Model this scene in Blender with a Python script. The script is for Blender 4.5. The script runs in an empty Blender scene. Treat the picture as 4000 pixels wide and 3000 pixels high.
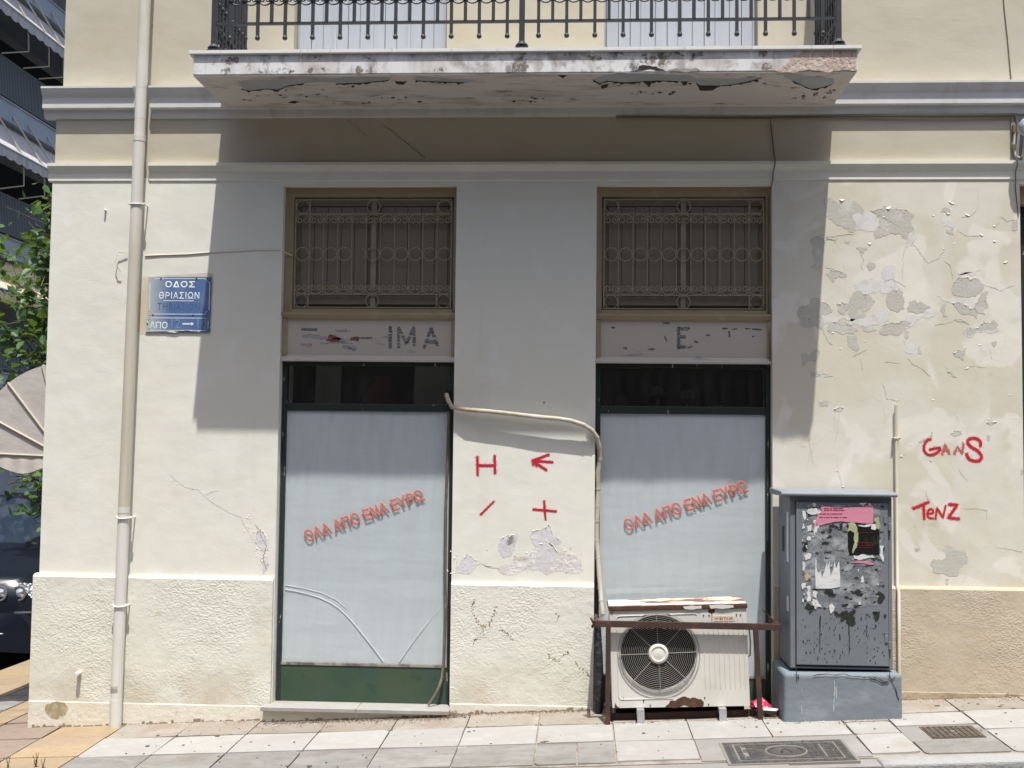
import bpy, math, random
from mathutils import Vector, Matrix, Quaternion
random.seed(7)
S = bpy.context.scene
COL = S.collection
R = math.radians

# ---------------------------------------------------------------- camera
CAM = Vector((0.0, -7.0, 1.45)); YAW, PITCH, ROLL = -0.05655995, 0.05870748, 0.01097995
FPX = 4700.0                                   # focal length in pixels of a 4000 px wide picture
fw = Vector((math.sin(YAW)*math.cos(PITCH), math.cos(YAW)*math.cos(PITCH), math.sin(PITCH)))
rt = Vector((math.cos(YAW), -math.sin(YAW), 0)); up = rt.cross(fw)
rt, up = rt*math.cos(ROLL)+up*math.sin(ROLL), up*math.cos(ROLL)-rt*math.sin(ROLL)
cd = bpy.data.cameras.new('camera'); cam = bpy.data.objects.new('camera', cd); COL.objects.link(cam)
cd.sensor_width = 36; cd.sensor_fit = 'HORIZONTAL'; cd.lens = 36*FPX/4000; cd.clip_start = .05; cd.clip_end = 600
m = Matrix((rt, up, -fw)).transposed().to_4x4(); m.translation = CAM; cam.matrix_world = m
S.camera = cam
# ---------------------------------------------------------------- light
SUN = Vector((.134, -.63, 1.91)).normalized()
w = bpy.data.worlds.new('World'); S.world = w; w.use_nodes = True
nt = w.node_tree; bg = nt.nodes['Background']
sky = nt.nodes.new('ShaderNodeTexSky'); sky.sky_type = 'NISHITA'; sky.sun_disc = False
sky.sun_elevation = math.asin(SUN.z); sky.sun_rotation = math.atan2(SUN.x, SUN.y)
sky.air_density = .85; sky.dust_density = 3.0; sky.ozone_density = .6
nt.links.new(sky.outputs[0], bg.inputs[0]); bg.inputs[1].default_value = .135
ld = bpy.data.lights.new('sun', 'SUN'); ld.energy = 4.5; ld.angle = R(.55); ld.color = (1, .975, .91)
so = bpy.data.objects.new('sun', ld); COL.objects.link(so)
so.rotation_euler = SUN.to_track_quat('Z', 'Y').to_euler(); so.location = SUN*30
vs = S.view_settings; vs.view_transform = 'Standard'; vs.look = 'None'; vs.exposure = .43; vs.gamma = 1
try: vs.use_curve_mapping = False
except Exception: pass

# ---------------------------------------------------------------- materials
MATS = {}
def mat(name, col, rough=.8, layers=(), bumps=(), metal=0., spec=.25, rnd=False, vary=0., alpha=None, sss=0):
    m = bpy.data.materials.new(name); m.use_nodes = True; t = m.node_tree; N, L = t.nodes, t.links
    p = N['Principled BSDF']; p.inputs['Roughness'].default_value = rough; p.inputs['Metallic'].default_value = metal
    p.inputs['Specular IOR Level'].default_value = spec
    tc = N.new('ShaderNodeTexCoord'); vec = tc.outputs['Object']
    if rnd or vary:
        oi = N.new('ShaderNodeObjectInfo')
        mu = N.new('ShaderNodeMath'); mu.operation = 'MULTIPLY'; mu.inputs[1].default_value = 53.7; L.new(oi.outputs['Random'], mu.inputs[0])
        ad = N.new('ShaderNodeVectorMath'); ad.operation = 'ADD'; L.new(vec, ad.inputs[0]); L.new(mu.outputs[0], ad.inputs[1]); vec = ad.outputs[0]
    def tex(kind, s, st=(1,1,1), d=4, dist=0., rgh=.55):
        v = vec
        if tuple(st) != (1,1,1):
            mp = N.new('ShaderNodeVectorMath'); mp.operation = 'MULTIPLY'; L.new(vec, mp.inputs[0]); mp.inputs[1].default_value = st; v = mp.outputs[0]
        if kind == 'voronoi':
            n = N.new('ShaderNodeTexVoronoi'); n.inputs['Scale'].default_value = s; L.new(v, n.inputs['Vector']); return n.outputs['Distance']
        if kind == 'crack':
            n = N.new('ShaderNodeTexVoronoi'); n.feature = 'DISTANCE_TO_EDGE'; n.inputs['Scale'].default_value = s
            nn = N.new('ShaderNodeTexNoise'); nn.inputs['Scale'].default_value = s*3; L.new(v, nn.inputs['Vector'])
            mx = N.new('ShaderNodeVectorMath'); mx.operation = 'MULTIPLY_ADD'; L.new(nn.outputs['Color'], mx.inputs[0]); mx.inputs[1].default_value = (.5/s,)*3; L.new(v, mx.inputs[2])
            L.new(mx.outputs[0], n.inputs['Vector']); return n.outputs['Distance']
        if kind == 'z' or kind == 'x' or kind == 'y':
            sp = N.new('ShaderNodeSeparateXYZ'); L.new(v, sp.inputs[0]); return sp.outputs[kind.upper()]
        n = N.new('ShaderNodeTexNoise'); n.inputs['Scale'].default_value = s; n.inputs['Detail'].default_value = d
        n.inputs['Distortion'].default_value = dist; n.inputs['Roughness'].default_value = rgh; L.new(v, n.inputs['Vector']); return n.outputs['Fac']
    def ramp(src, lo, hi):
        r = N.new('ShaderNodeMapRange'); r.inputs['From Min'].default_value = lo; r.inputs['From Max'].default_value = hi
        L.new(src, r.inputs['Value']); return r.outputs['Result']
    def mix(a, b, f):
        x = N.new('ShaderNodeMix'); x.data_type = 'RGBA'; L.new(f, x.inputs[0])
        for i, v in ((6, a), (7, b)):
            if isinstance(v, tuple): x.inputs[i].default_value = (*v, 1)
            else: L.new(v, x.inputs[i])
        return x.outputs[2]
    cur = tuple(col)
    for l in layers:
        f = ramp(tex(l.get('k', 'noise'), l.get('s', 5), l.get('st', (1,1,1)), l.get('d', 5), l.get('dist', 0), l.get('r', .55)), l['lo'], l['hi'])
        if 'and' in l:
            g = l['and']; f2 = ramp(tex(g.get('k', 'noise'), g.get('s', 5), g.get('st', (1,1,1)), g.get('d', 3)), g['lo'], g['hi'])
            q = N.new('ShaderNodeMath'); q.operation = 'MULTIPLY'; L.new(f, q.inputs[0]); L.new(f2, q.inputs[1]); f = q.outputs[0]
        if l.get('a', 1) != 1:
            q = N.new('ShaderNodeMath'); q.operation = 'MULTIPLY'; L.new(f, q.inputs[0]); q.inputs[1].default_value = l['a']; f = q.outputs[0]
        cur = mix(cur, tuple(l['c']), f)
    if vary:
        h = N.new('ShaderNodeHueSaturation'); mr = N.new('ShaderNodeMapRange'); L.new(oi.outputs['Random'], mr.inputs['Value'])
        mr.inputs['To Min'].default_value = 1-vary; mr.inputs['To Max'].default_value = 1+vary; L.new(mr.outputs[0], h.inputs['Value'])
        if isinstance(cur, tuple): h.inputs['Color'].default_value = (*cur, 1)
        else: L.new(cur, h.inputs['Color'])
        cur = h.outputs[0]
    if isinstance(cur, tuple): p.inputs['Base Color'].default_value = (*cur, 1)
    else: L.new(cur, p.inputs['Base Color'])
    last = None
    for b in bumps:
        bn = N.new('ShaderNodeBump'); bn.inputs['Strength'].default_value = b.get('a', .5); bn.inputs['Distance'].default_value = b.get('dist', .01)
        src = tex(b.get('k', 'noise'), b['s'], b.get('st', (1,1,1)), b.get('d', 4), b.get('w', 0), b.get('r', .55))
        if 'lo' in b: src = ramp(src, b['lo'], b['hi'])
        if 'mask' in b:
            q = N.new('ShaderNodeMath'); q.operation = 'MULTIPLY'; L.new(src, q.inputs[0]); L.new(ramp(tex('noise', *b['mask'][:1], d=3), *b['mask'][1:]), q.inputs[1]); src = q.outputs[0]
        L.new(src, bn.inputs['Height'])
        if last: L.new(last, bn.inputs['Normal'])
        last = bn.outputs[0]
    if last: L.new(last, p.inputs['Normal'])
    if alpha:
        f = ramp(tex('noise', alpha['s'], alpha.get('st', (1,1,1)), alpha.get('d', 5)), alpha['lo'], alpha['hi'])
        L.new(f, p.inputs['Alpha'])
    if sss: p.inputs['Transmission Weight'].default_value = sss
    MATS[name] = m
    return m
def glass(name, tint, ior=1.5, refl=1.0, dust=0.):
    m = bpy.data.materials.new(name); m.use_nodes = True; t = m.node_tree; N, L = t.nodes, t.links
    N.remove(N['Principled BSDF']); out = N['Material Output']
    tr = N.new('ShaderNodeBsdfTransparent'); tr.inputs[0].default_value = (*tint, 1)
    gl = N.new('ShaderNodeBsdfGlossy'); gl.inputs['Roughness'].default_value = .03
    lw = N.new('ShaderNodeLayerWeight'); lw.inputs[0].default_value = .5      # Schlick reflectance, alike from both sides of the pane
    pw = N.new('ShaderNodeMath'); pw.operation = 'POWER'; L.new(lw.outputs['Facing'], pw.inputs[0]); pw.inputs[1].default_value = 5
    fr = N.new('ShaderNodeMath'); fr.operation = 'MULTIPLY_ADD'; L.new(pw.outputs[0], fr.inputs[0]); fr.inputs[1].default_value = .9; fr.inputs[2].default_value = .04*refl
    mx = N.new('ShaderNodeMixShader'); L.new(fr.outputs[0], mx.inputs[0]); L.new(tr.outputs[0], mx.inputs[1]); L.new(gl.outputs[0], mx.inputs[2])
    if dust:
        tc = N.new('ShaderNodeTexCoord'); vm = N.new('ShaderNodeVectorMath'); vm.operation = 'MULTIPLY'; vm.inputs[1].default_value = (5, 1, .9); L.new(tc.outputs['Object'], vm.inputs[0])
        nz = N.new('ShaderNodeTexNoise'); nz.inputs['Scale'].default_value = 3; nz.inputs['Detail'].default_value = 7; nz.inputs['Distortion'].default_value = .8; L.new(vm.outputs[0], nz.inputs['Vector'])
        mr = N.new('ShaderNodeMapRange'); mr.inputs['From Min'].default_value = .42; mr.inputs['From Max'].default_value = .75; mr.inputs['To Max'].default_value = dust; L.new(nz.outputs['Fac'], mr.inputs['Value'])
        df = N.new('ShaderNodeBsdfDiffuse'); df.inputs[0].default_value = (.62,.60,.56,1); m3 = N.new('ShaderNodeMixShader'); L.new(mr.outputs[0], m3.inputs[0]); L.new(mx.outputs[0], m3.inputs[1]); L.new(df.outputs[0], m3.inputs[2]); mx = m3
    L.new(mx.outputs[0], out.inputs[0]); return m

plaster_bumps = (dict(s=3, a=.30, dist=.025, d=2), dict(s=13, a=.095, dist=.010, d=4, st=(1,1,1.7), w=.6), dict(s=140, a=.12, dist=.003, d=3))
M_WALL = mat('white_plaster', (.735,.725,.65), .85, [
    dict(c=(.66,.645,.56), s=1.1, lo=.5, hi=.8, a=.5), dict(c=(.60,.56,.47), s=.8, st=(6,6,.5), lo=.60, hi=.82, a=.35),
    dict(c=(.82,.81,.79), s=5, lo=.52, hi=.72, a=.5)], plaster_bumps)
M_PEEL = mat('peeling_plaster', (.655,.63,.545), .85, [
    dict(c=(.60,.55,.435), s=1.7, lo=.50, hi=.56, a=.6, d=3, st=(1,1,.8)), dict(c=(.735,.70,.63), s=2.3, lo=.55, hi=.585, a=.8, d=3, dist=.5),
    dict(c=(.45,.42,.36), k='crack', s=3.2, lo=.010, hi=.002, a=.35, **{'and': dict(s=1.6, lo=.50, hi=.6)}),
    dict(c=(.55,.50,.42), s=60, lo=.66, hi=.75, a=.5)],
    (dict(s=3, a=.25, dist=.025, d=2), dict(s=8, a=.13, dist=.014, d=4), dict(s=120, a=.15, dist=.003, d=3)))
M_FRIEZE = mat('tan_plaster', (.52,.482,.385), .87, [
    dict(c=(.45,.395,.275), s=1.6, lo=.48, hi=.75, a=.6, st=(1,1,2)), dict(c=(.56,.525,.465), s=2.2, lo=.55, hi=.75, a=.6),
    dict(c=(.36,.30,.22), s=3, st=(1,1,9), lo=.62, hi=.78, a=.3)], plaster_bumps)
M_PLINTH = mat('roughcast_stucco', (.69,.68,.605), .9, [
    dict(c=(.50,.43,.32), k='z', lo=.34, hi=-.10, a=.9, **{'and': dict(s=4.5, d=7, lo=.40, hi=.62)}),
    dict(c=(.58,.50,.38), s=1.5, lo=.60, hi=.78, a=.55), dict(c=(.42,.33,.2), s=7, lo=.66, hi=.76, a=.5, **{'and': dict(s=1.1, lo=.52, hi=.62)})],
    (dict(s=88, a=.55, dist=.008, d=2, st=(.85,1,1.15), r=.45, mask=(2.6, .36, .60)), dict(s=30, a=.22, dist=.012, d=3), dict(s=4, a=.3, dist=.03, d=2)))
M_PLINTH_TAN = mat('tan_roughcast_stucco', (.50,.43,.33), .9, [
    dict(c=(.44,.365,.265), s=1.5, lo=.52, hi=.75, a=.6), dict(c=(.56,.50,.41), s=4, lo=.55, hi=.75, a=.5)],
    (dict(s=88, a=.55, dist=.008, d=2, st=(.85,1,1.15), r=.45, mask=(2.6, .36, .60)), dict(s=30, a=.22, dist=.012, d=3), dict(s=4, a=.3, dist=.03, d=2)))
M_BAND = mat('plinth_base_render', (.70,.665,.57), .9, [
    dict(c=(.48,.40,.28), s=2.6, lo=.52, hi=.75, a=.7), dict(c=(.33,.27,.17), s=9, lo=.62, hi=.75, a=.6)], (dict(s=30, a=.4, dist=.01), dict(s=150, a=.3, dist=.003)))
M_BANDT = mat('tan_plinth_foot', (.42,.345,.25), .9, [dict(c=(.30,.235,.16), s=4, lo=.45, hi=.65, a=.8), dict(c=(.20,.15,.10), s=12, lo=.56, hi=.7, a=.7)], (dict(s=30, a=.5, dist=.01), dict(s=150, a=.3, dist=.003)))
M_CORN = mat('grey_white_cornice_paint', (.62,.62,.615), .82, [
    dict(c=(.42,.38,.33), s=3, lo=.55, hi=.75, a=.5, st=(3,3,1)), dict(c=(.74,.74,.73), s=2, lo=.5, hi=.7, a=.5), dict(c=(.16,.13,.1), s=10, lo=.70, hi=.78, a=.7)], plaster_bumps)
M_SLAB = mat('stained_white_slab_paint', (.70,.70,.69), .8, [
    dict(c=(.33,.295,.26), s=8, lo=.49, hi=.62, a=.8, d=9, dist=.5, r=.65),
    dict(c=(.50,.45,.42), s=5, lo=.50, hi=.68, a=.75, st=(1,1,.6), d=6), dict(c=(.10,.085,.075), s=9, lo=.54, hi=.64, a=.9, d=9, st=(1,1,.7), r=.65, **{'and': dict(s=2.2, lo=.42, hi=.55)}),
    dict(c=(.35,.36,.40), s=12, st=(2.5,1,.12), lo=.60, hi=.72, a=.5)], plaster_bumps)
M_UNDER = mat('pinkish_soffit_paint', (.60,.56,.535), .85, [
    dict(c=(.36,.29,.25), s=5, lo=.52, hi=.64, a=.6, st=(.5,1.6,1), d=7), dict(c=(.13,.10,.085), s=16, lo=.58, hi=.66, a=.85, st=(.5,1.4,1), d=8, **{'and': dict(s=2.3, lo=.46, hi=.58)})], plaster_bumps)
M_SLAB_EXP = mat('exposed_pink_render', (.50,.40,.34), .95, [dict(c=(.16,.12,.10), s=45, lo=.55, hi=.66, a=.8, d=6), dict(c=(.62,.54,.48), s=12, lo=.5, hi=.7, a=.6)], (dict(s=60, a=.7, dist=.01),))
M_GRIME = mat('black_mould_grime', (.27,.235,.20), .95, alpha=dict(s=34, lo=.44, hi=.72, d=9))
M_EXP = mat('exposed_grey_coat', (.50,.485,.43), .92, [dict(c=(.62,.60,.56), s=7, lo=.52, hi=.64, a=.85, d=6, dist=.6), dict(c=(.43,.415,.36), s=20, lo=.55, hi=.75, a=.5)], (dict(s=60, a=.3, dist=.006),), alpha=dict(s=34, lo=.30, hi=.36, d=7))
M_EXPW = mat('exposed_pale_gypsum', (.64,.625,.635), .92, [dict(c=(.52,.505,.51), s=8, lo=.5, hi=.7, a=.8), dict(c=(.75,.73,.72), s=14, lo=.55, hi=.7, a=.8)], (dict(s=40, a=.4, dist=.008),))
M_EXPB = mat('exposed_bluegrey_coat', (.36,.385,.41), .9, [dict(c=(.50,.50,.50), s=6, lo=.5, hi=.75, a=.7), dict(c=(.2,.2,.2), s=20, lo=.6, hi=.8, a=.6)], (dict(s=40, a=.4, dist=.006),))
M_FLAKE = mat('curled_paint_flake', (.77,.74,.67), .8, [dict(c=(.62,.58,.5), s=30, lo=.5, hi=.8, a=.6)])
M_CRACK = mat('crack_dirt', (.20,.17,.14), .95)
M_HOLE_AND_SHADOW = mat('dark_hole_and_shadow', (.05,.04,.035), .95, bumps=(dict(s=50, a=.6, dist=.01),))
M_MARBLE = mat('marble_coping', (.72,.71,.69), .6, [dict(c=(.45,.42,.38), s=7, lo=.55, hi=.75, a=.6)], rnd=True)
M_TANREV = mat('tan_reveal_paint', (.35,.28,.18), .85, [dict(c=(.30,.24,.16), s=5, lo=.5, hi=.8, a=.7), dict(c=(.45,.39,.30), s=9, lo=.55, hi=.75, a=.6)], plaster_bumps)
M_GRILLE = mat('cream_grille_paint', (.31,.27,.19), .6, [dict(c=(.25,.2,.13), s=25, lo=.6, hi=.72, a=.7)])
M_SHUT = mat('drab_shutter_paint', (.235,.198,.148), .8, [dict(c=(.22,.20,.165), s=3, lo=.45, hi=.75, a=.7, st=(4,1,.6))], (dict(s=9, a=.2, dist=.01, st=(6,1,.5)),))
M_FASCIA = mat('flaked_white_board', (.50,.46,.405), .8, [
    dict(c=(.30,.29,.29), s=14, st=(.35,1,2.2), lo=.665, hi=.69, a=.75, d=6), dict(c=(.34,.30,.33), s=18, st=(.25,1,2.4), lo=.66, hi=.70, a=.6, d=6, **{'and': dict(s=3, lo=.5, hi=.6)}), dict(c=(.50,.45,.38), s=4, st=(1,1,6), lo=.5, hi=.8, a=.5)], (dict(s=60, a=.25, dist=.004, st=(.15,1,1.5)),))
M_GHOST = mat('worn_sign_letter', (.17,.175,.175), .85, [dict(c=(.28,.28,.275), s=30, lo=.5, hi=.7)], alpha=dict(s=30, st=(.4,1,1.8), lo=.40, hi=.54, d=8))
M_GHOSTR = mat('worn_sign_red', (.25,.085,.07), .85, alpha=dict(s=24, st=(.4,1,1.8), lo=.45, hi=.49))
M_GHOSTL = mat('worn_sign_pale', (.36,.345,.36), .85, alpha=dict(s=24, st=(.3,1,2.0), lo=.50, hi=.54))
M_FRAME = mat('chipped_dark_green_frame', (.022,.032,.030), .5, [dict(c=(.55,.54,.42), s=20, st=(3,1,.45), lo=.675, hi=.69, a=.85, d=7)], (dict(s=30, a=.2, dist=.004),), spec=.35)
M_KICK = mat('faded_green_panel', (.040,.076,.050), .55, [
    dict(c=(.070,.090,.052), s=2.4, lo=.45, hi=.7, a=.7), dict(c=(.045,.080,.072), s=3.1, lo=.52, hi=.7, a=.7), dict(c=(.025,.05,.04), s=9, lo=.62, hi=.72, a=.8), dict(c=(.5,.5,.45), s=55, lo=.72, hi=.76, a=.7)], (dict(s=14, a=.15, dist=.01),))
M_PAPER = mat('white_window_paper', (.75,.785,.815), .7, [dict(c=(.74,.78,.83), s=1.4, lo=.45, hi=.75, a=.6), dict(c=(.68,.71,.74), s=2.5, st=(.6,1,3), lo=.62, hi=.75, a=.4)], (dict(s=7, a=.16, dist=.012, st=(.5,1,1.6), d=6), dict(s=2.2, a=.22, dist=.02, st=(.5,1,2.5), d=3),))
M_GLASS = glass('window_glass', (.965,.98,.98), 1.45, 1.2, .05); M_GLASST = glass('transom_glass', (.96,.97,.97), 1.45, 1.2, .018)
M_RED = mat('faded_red_film', (.66,.21,.165), .5, [dict(c=(.62,.27,.22), s=25, lo=.5, hi=.7)], alpha=dict(s=30, lo=-.6, hi=.85))
M_SPRAY = mat('red_spray_paint', (.55,.022,.045), .5, [dict(c=(.42,.015,.03), s=40, lo=.5, hi=.7)])
M_SPRAYF = mat('faint_red_spray', (.62,.16,.15), .6, alpha=dict(s=55, lo=.36, hi=.6))
M_PVC = mat('beige_drainpipe', (.56,.52,.43), .55, [dict(c=(.44,.40,.32), s=3, st=(9,9,.35), lo=.5, hi=.7, a=.6), dict(c=(.69,.67,.63), s=1.4, st=(1,1,.5), lo=.50, hi=.6, a=.8), dict(c=(.40,.36,.27), s=5, st=(4,4,.6), lo=.6, hi=.8, a=.5)], spec=.3)
M_PVCW = mat('whitened_drainpipe', (.68,.67,.63), .6, [dict(c=(.52,.49,.42), s=3, st=(9,9,.35), lo=.52, hi=.7, a=.6), dict(c=(.56,.53,.46), s=3, lo=.5, hi=.8, a=.6)])
M_BLUE = mat('enamel_sign_blue', (.085,.155,.33), .35, [dict(c=(.19,.26,.40), s=3.3, lo=.42, hi=.68, a=.75, d=3), dict(c=(.50,.53,.53), k='x', lo=-2.44, hi=-2.585, a=.95)], spec=.5)
M_ENAMELW = mat('enamel_sign_white', (.80,.83,.84), .4, [dict(c=(.62,.68,.72), s=30, lo=.5, hi=.75)])
M_ENAMELF = mat('worn_sign_lettering', (.085,.135,.235), .5)
M_ENAMELG = mat('ghost_sign_numerals', (.17,.24,.37), .5)
M_RUST = mat('brown_rust', (.085,.042,.03), .9, [dict(c=(.13,.065,.04), s=30, lo=.45, hi=.7), dict(c=(.05,.028,.024), s=9, lo=.5, hi=.75)], (dict(s=80, a=.5, dist=.004),))
M_RUSTTOP = mat('rusted_top_sheet', (.20,.105,.085), .8, [dict(c=(.60,.54,.42), s=5.5, st=(1,2.2,1), lo=.49, hi=.52, d=7), dict(c=(.10,.045,.035), s=18, lo=.5, hi=.75, a=.8), dict(c=(.40,.27,.2), s=9, lo=.6, hi=.7, a=.5)], (dict(s=40, a=.4, dist=.004),))
M_AC = mat('aged_white_enamel', (.64,.625,.585), .5, [dict(c=(.52,.47,.38), s=3, lo=.5, hi=.8, a=.6), dict(c=(.40,.25,.13), s=9, st=(3,1,.6), lo=.69, hi=.76, a=.6)], (dict(s=120, a=.06, dist=.002),), spec=.3)
M_ACW = mat('white_hub_plastic', (.68,.66,.61), .45)
M_WIRE = mat('grille_wire', (.27,.26,.235), .5, [dict(c=(.3,.2,.12), s=30, lo=.62, hi=.7, a=.8)])
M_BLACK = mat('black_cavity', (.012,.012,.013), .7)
M_FAN = mat('dark_fan_blade', (.03,.032,.034), .4, spec=.4)
M_CHROME = mat('zinc_bracket', (.62,.63,.65), .32, metal=.9)
M_CAGE = mat('brown_steel_bar', (.062,.036,.031), .75, [dict(c=(.11,.05,.035), s=14, lo=.5, hi=.7), dict(c=(.045,.03,.03), s=40, lo=.5, hi=.7, a=.7)], (dict(s=90, a=.4, dist=.003),))
M_HOSE = mat('dirty_white_pipe_wrap', (.46,.42,.34), .75, [dict(c=(.34,.21,.10), s=6, lo=.50, hi=.68, a=.7), dict(c=(.58,.57,.53), s=9, lo=.5, hi=.7, a=.7)], (dict(s=60, a=.3, dist=.004, st=(1,1,2)),))
M_HOSEB = mat('brown_rubber_hose', (.13,.105,.09), .6, [dict(c=(.32,.27,.2), s=10, lo=.52, hi=.7, a=.8)])
M_WRAP = mat('black_pipe_lagging', (.024,.026,.028), .55, [dict(c=(.09,.095,.1), s=25, lo=.58, hi=.72, a=.8)], (dict(s=30, a=.8, dist=.02),))
M_CAB = mat('bluegrey_cabinet_paint', (.165,.18,.20), .55, [dict(c=(.20,.215,.235), s=4, lo=.48, hi=.7, a=.7), dict(c=(.10,.11,.12), s=11, st=(3,1,.4), lo=.64, hi=.78, a=.6), dict(c=(.035,.04,.038), s=32, st=(1.2,1,.7), lo=.72, hi=.74, a=.8)], (dict(s=12, a=.1, dist=.01),), spec=.3)
M_CABL = mat('pale_cabinet_roof_paint', (.22,.242,.268), .5, [dict(c=(.17,.185,.20), s=6, lo=.55, hi=.75, a=.7), dict(c=(.05,.05,.05), s=30, lo=.7, hi=.72, a=.8)])
M_CABB = mat('bluegrey_concrete_base', (.19,.222,.255), .85, [dict(c=(.17,.19,.205), s=3, lo=.45, hi=.7, a=.8), dict(c=(.30,.33,.36), s=5, st=(1,1,2), lo=.55, hi=.72, a=.6)], (dict(s=25, a=.3, dist=.01),))
M_GLUE = mat('pale_glue_residue', (.34,.355,.37), .85, [dict(c=(.25,.26,.275), s=12, st=(1,1,1.6), lo=.45, hi=.65)], alpha=dict(s=16, st=(1,1,1.5), lo=.42, hi=.62))
M_TAR = mat('black_flaked_glue', (.022,.027,.022), .7)
M_TARP = mat('black_glue_remains', (.025,.030,.026), .7, alpha=dict(s=42, st=(.8,1,1.2), lo=.40, hi=.45, d=7))
M_TARF = mat('black_flaked_speckle', (.022,.027,.022), .7, alpha=dict(s=34, st=(.75,1,1.4), lo=.61, hi=.63, d=7))
M_PINK = mat('faded_pink_paper', (.62,.24,.33), .6, [dict(c=(.66,.42,.47), s=4, lo=.5, hi=.66, a=.8), dict(c=(.80,.62,.62), s=9, lo=.66, hi=.72, a=.8)], (dict(s=14, a=.4, dist=.006, st=(.3,1,1.8)),))
M_PINKINK = mat('dark_red_print', (.22,.03,.05), .7)
M_PWHITE = mat('torn_white_paper', (.66,.66,.67), .75, [dict(c=(.52,.52,.53), s=14, lo=.5, hi=.75)], (dict(s=40, a=.4, dist=.006),))
M_PBLACK = mat('glossy_black_poster', (.012,.011,.011), .3, [dict(c=(.05,.06,.03), s=9, lo=.6, hi=.7)], (dict(s=14, a=.3, dist=.01),), spec=.5)
M_PGREEN = mat('yellow_green_print', (.36,.40,.22), .4, [dict(c=(.60,.64,.40), s=14, lo=.5, hi=.7), dict(c=(.05,.06,.02), s=22, lo=.62, hi=.66)])
M_CABLE = mat('cable_sheath', (.15,.125,.10), .7)
M_CABLEW = mat('painted_cable', (.62,.58,.48), .7)
M_IRON = mat('dark_wrought_iron', (.030,.034,.042), .55, [dict(c=(.055,.05,.045), s=20, lo=.55, hi=.75)], (dict(s=60, a=.15, dist=.003),), spec=.4)
M_LOUVER = mat('pale_bluegrey_shutter', (.42,.45,.50), .6, [dict(c=(.37,.40,.45), s=3, st=(5,1,.3), lo=.5, hi=.75, a=.6)], (dict(s=20, a=.1, dist=.004, st=(6,1,.3)),))
grain = lambda k: dict(c=k, s=26, lo=.45, hi=.62, a=.5, d=8, r=.7)
slab_b = (dict(s=8, a=.25, dist=.01, d=3), dict(s=70, a=.25, dist=.004))
M_TILEW = mat('white_marble_slab', (.345,.34,.325), .7, [grain((.30,.285,.27)), 
    dict(c=(.31,.295,.275), s=1.6, st=(1,2.5,1), lo=.48, hi=.66, a=.6, dist=1.2), dict(c=(.29,.24,.19), s=2.2, lo=.55, hi=.72, a=.6), dict(c=(.09,.085,.085), s=34, lo=.74, hi=.76, a=.6), dict(c=(.39,.385,.375), s=6, lo=.55, hi=.7, a=.6)], slab_b, rnd=True, vary=.05)
M_TILEG = mat('grey_marble_slab', (.225,.218,.206), .75, [grain((.165,.15,.138)), 
    dict(c=(.29,.28,.268), s=2.5, st=(1,2.5,1), lo=.48, hi=.66, a=.7, dist=1.2), dict(c=(.175,.15,.13), s=4, lo=.52, hi=.72, a=.7), dict(c=(.07,.065,.065), s=30, lo=.71, hi=.73, a=.8)], slab_b, rnd=True, vary=.10)
M_TILEP = mat('pinkish_marble_slab', (.285,.258,.225), .75, [grain((.23,.19,.155)), 
    dict(c=(.24,.18,.135), s=3, lo=.48, hi=.7, a=.7), dict(c=(.36,.335,.31), s=4, lo=.55, hi=.7, a=.7), dict(c=(.10,.08,.06), s=22, lo=.60, hi=.72, a=.6)], slab_b, rnd=True, vary=.07)
M_TILEY = mat('ochre_paver', (.33,.25,.155), .85, [grain((.25,.19,.12)), dict(c=(.26,.20,.15), s=3, lo=.42, hi=.66, a=.8), dict(c=(.36,.275,.17), s=7, lo=.55, hi=.7, a=.7)], slab_b, rnd=True, vary=.08)
M_TILEB = mat('brownish_paver', (.25,.195,.155), .85, [grain((.17,.135,.11)), dict(c=(.25,.20,.17), s=3, lo=.45, hi=.7, a=.7)], slab_b, rnd=True, vary=.08)
M_MORTAR = mat('joint_mortar', (.31,.28,.245), .95, [dict(c=(.17,.14,.11), s=8, lo=.45, hi=.7)], (dict(s=60, a=.6, dist=.006),))
M_CONC = mat('patchy_concrete', (.24,.23,.22), .9, [dict(c=(.30,.29,.28), s=4, lo=.5, hi=.7, a=.8), dict(c=(.16,.145,.125), s=6, lo=.58, hi=.75, a=.7), dict(c=(.13,.12,.11), s=60, lo=.68, hi=.75, a=.6)], (dict(s=40, a=.45, dist=.006),))
M_KERB = mat('kerb_concrete', (.33,.33,.33), .9, [dict(c=(.24,.235,.23), s=7, lo=.5, hi=.7, a=.8), dict(c=(.14,.13,.125), s=30, lo=.64, hi=.74, a=.7)], (dict(s=50, a=.6, dist=.01),))
M_ASPH = mat('asphalt', (.055,.054,.053), .9, [dict(c=(.09,.088,.085), s=90, lo=.5, hi=.75), dict(c=(.07,.066,.06), s=.6, lo=.45, hi=.7)], (dict(s=160, a=.6, dist=.006),))
M_CAST = mat('cast_iron_cover', (.062,.060,.060), .65, [dict(c=(.11,.10,.09), s=14, lo=.5, hi=.7, a=.8)], (dict(s=80, a=.3, dist=.003),), spec=.4)
M_CASTD = mat('dust_filled_relief', (.20,.19,.17), .9)
M_GRATE = mat('brown_iron_grate', (.085,.068,.055), .75, [dict(c=(.15,.12,.09), s=25, lo=.5, hi=.7)])
M_DIRT = mat('dry_dirt', (.20,.145,.10), .95, [dict(c=(.45,.42,.38), s=60, lo=.62, hi=.68)], (dict(s=60, a=.8, dist=.01),))

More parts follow.
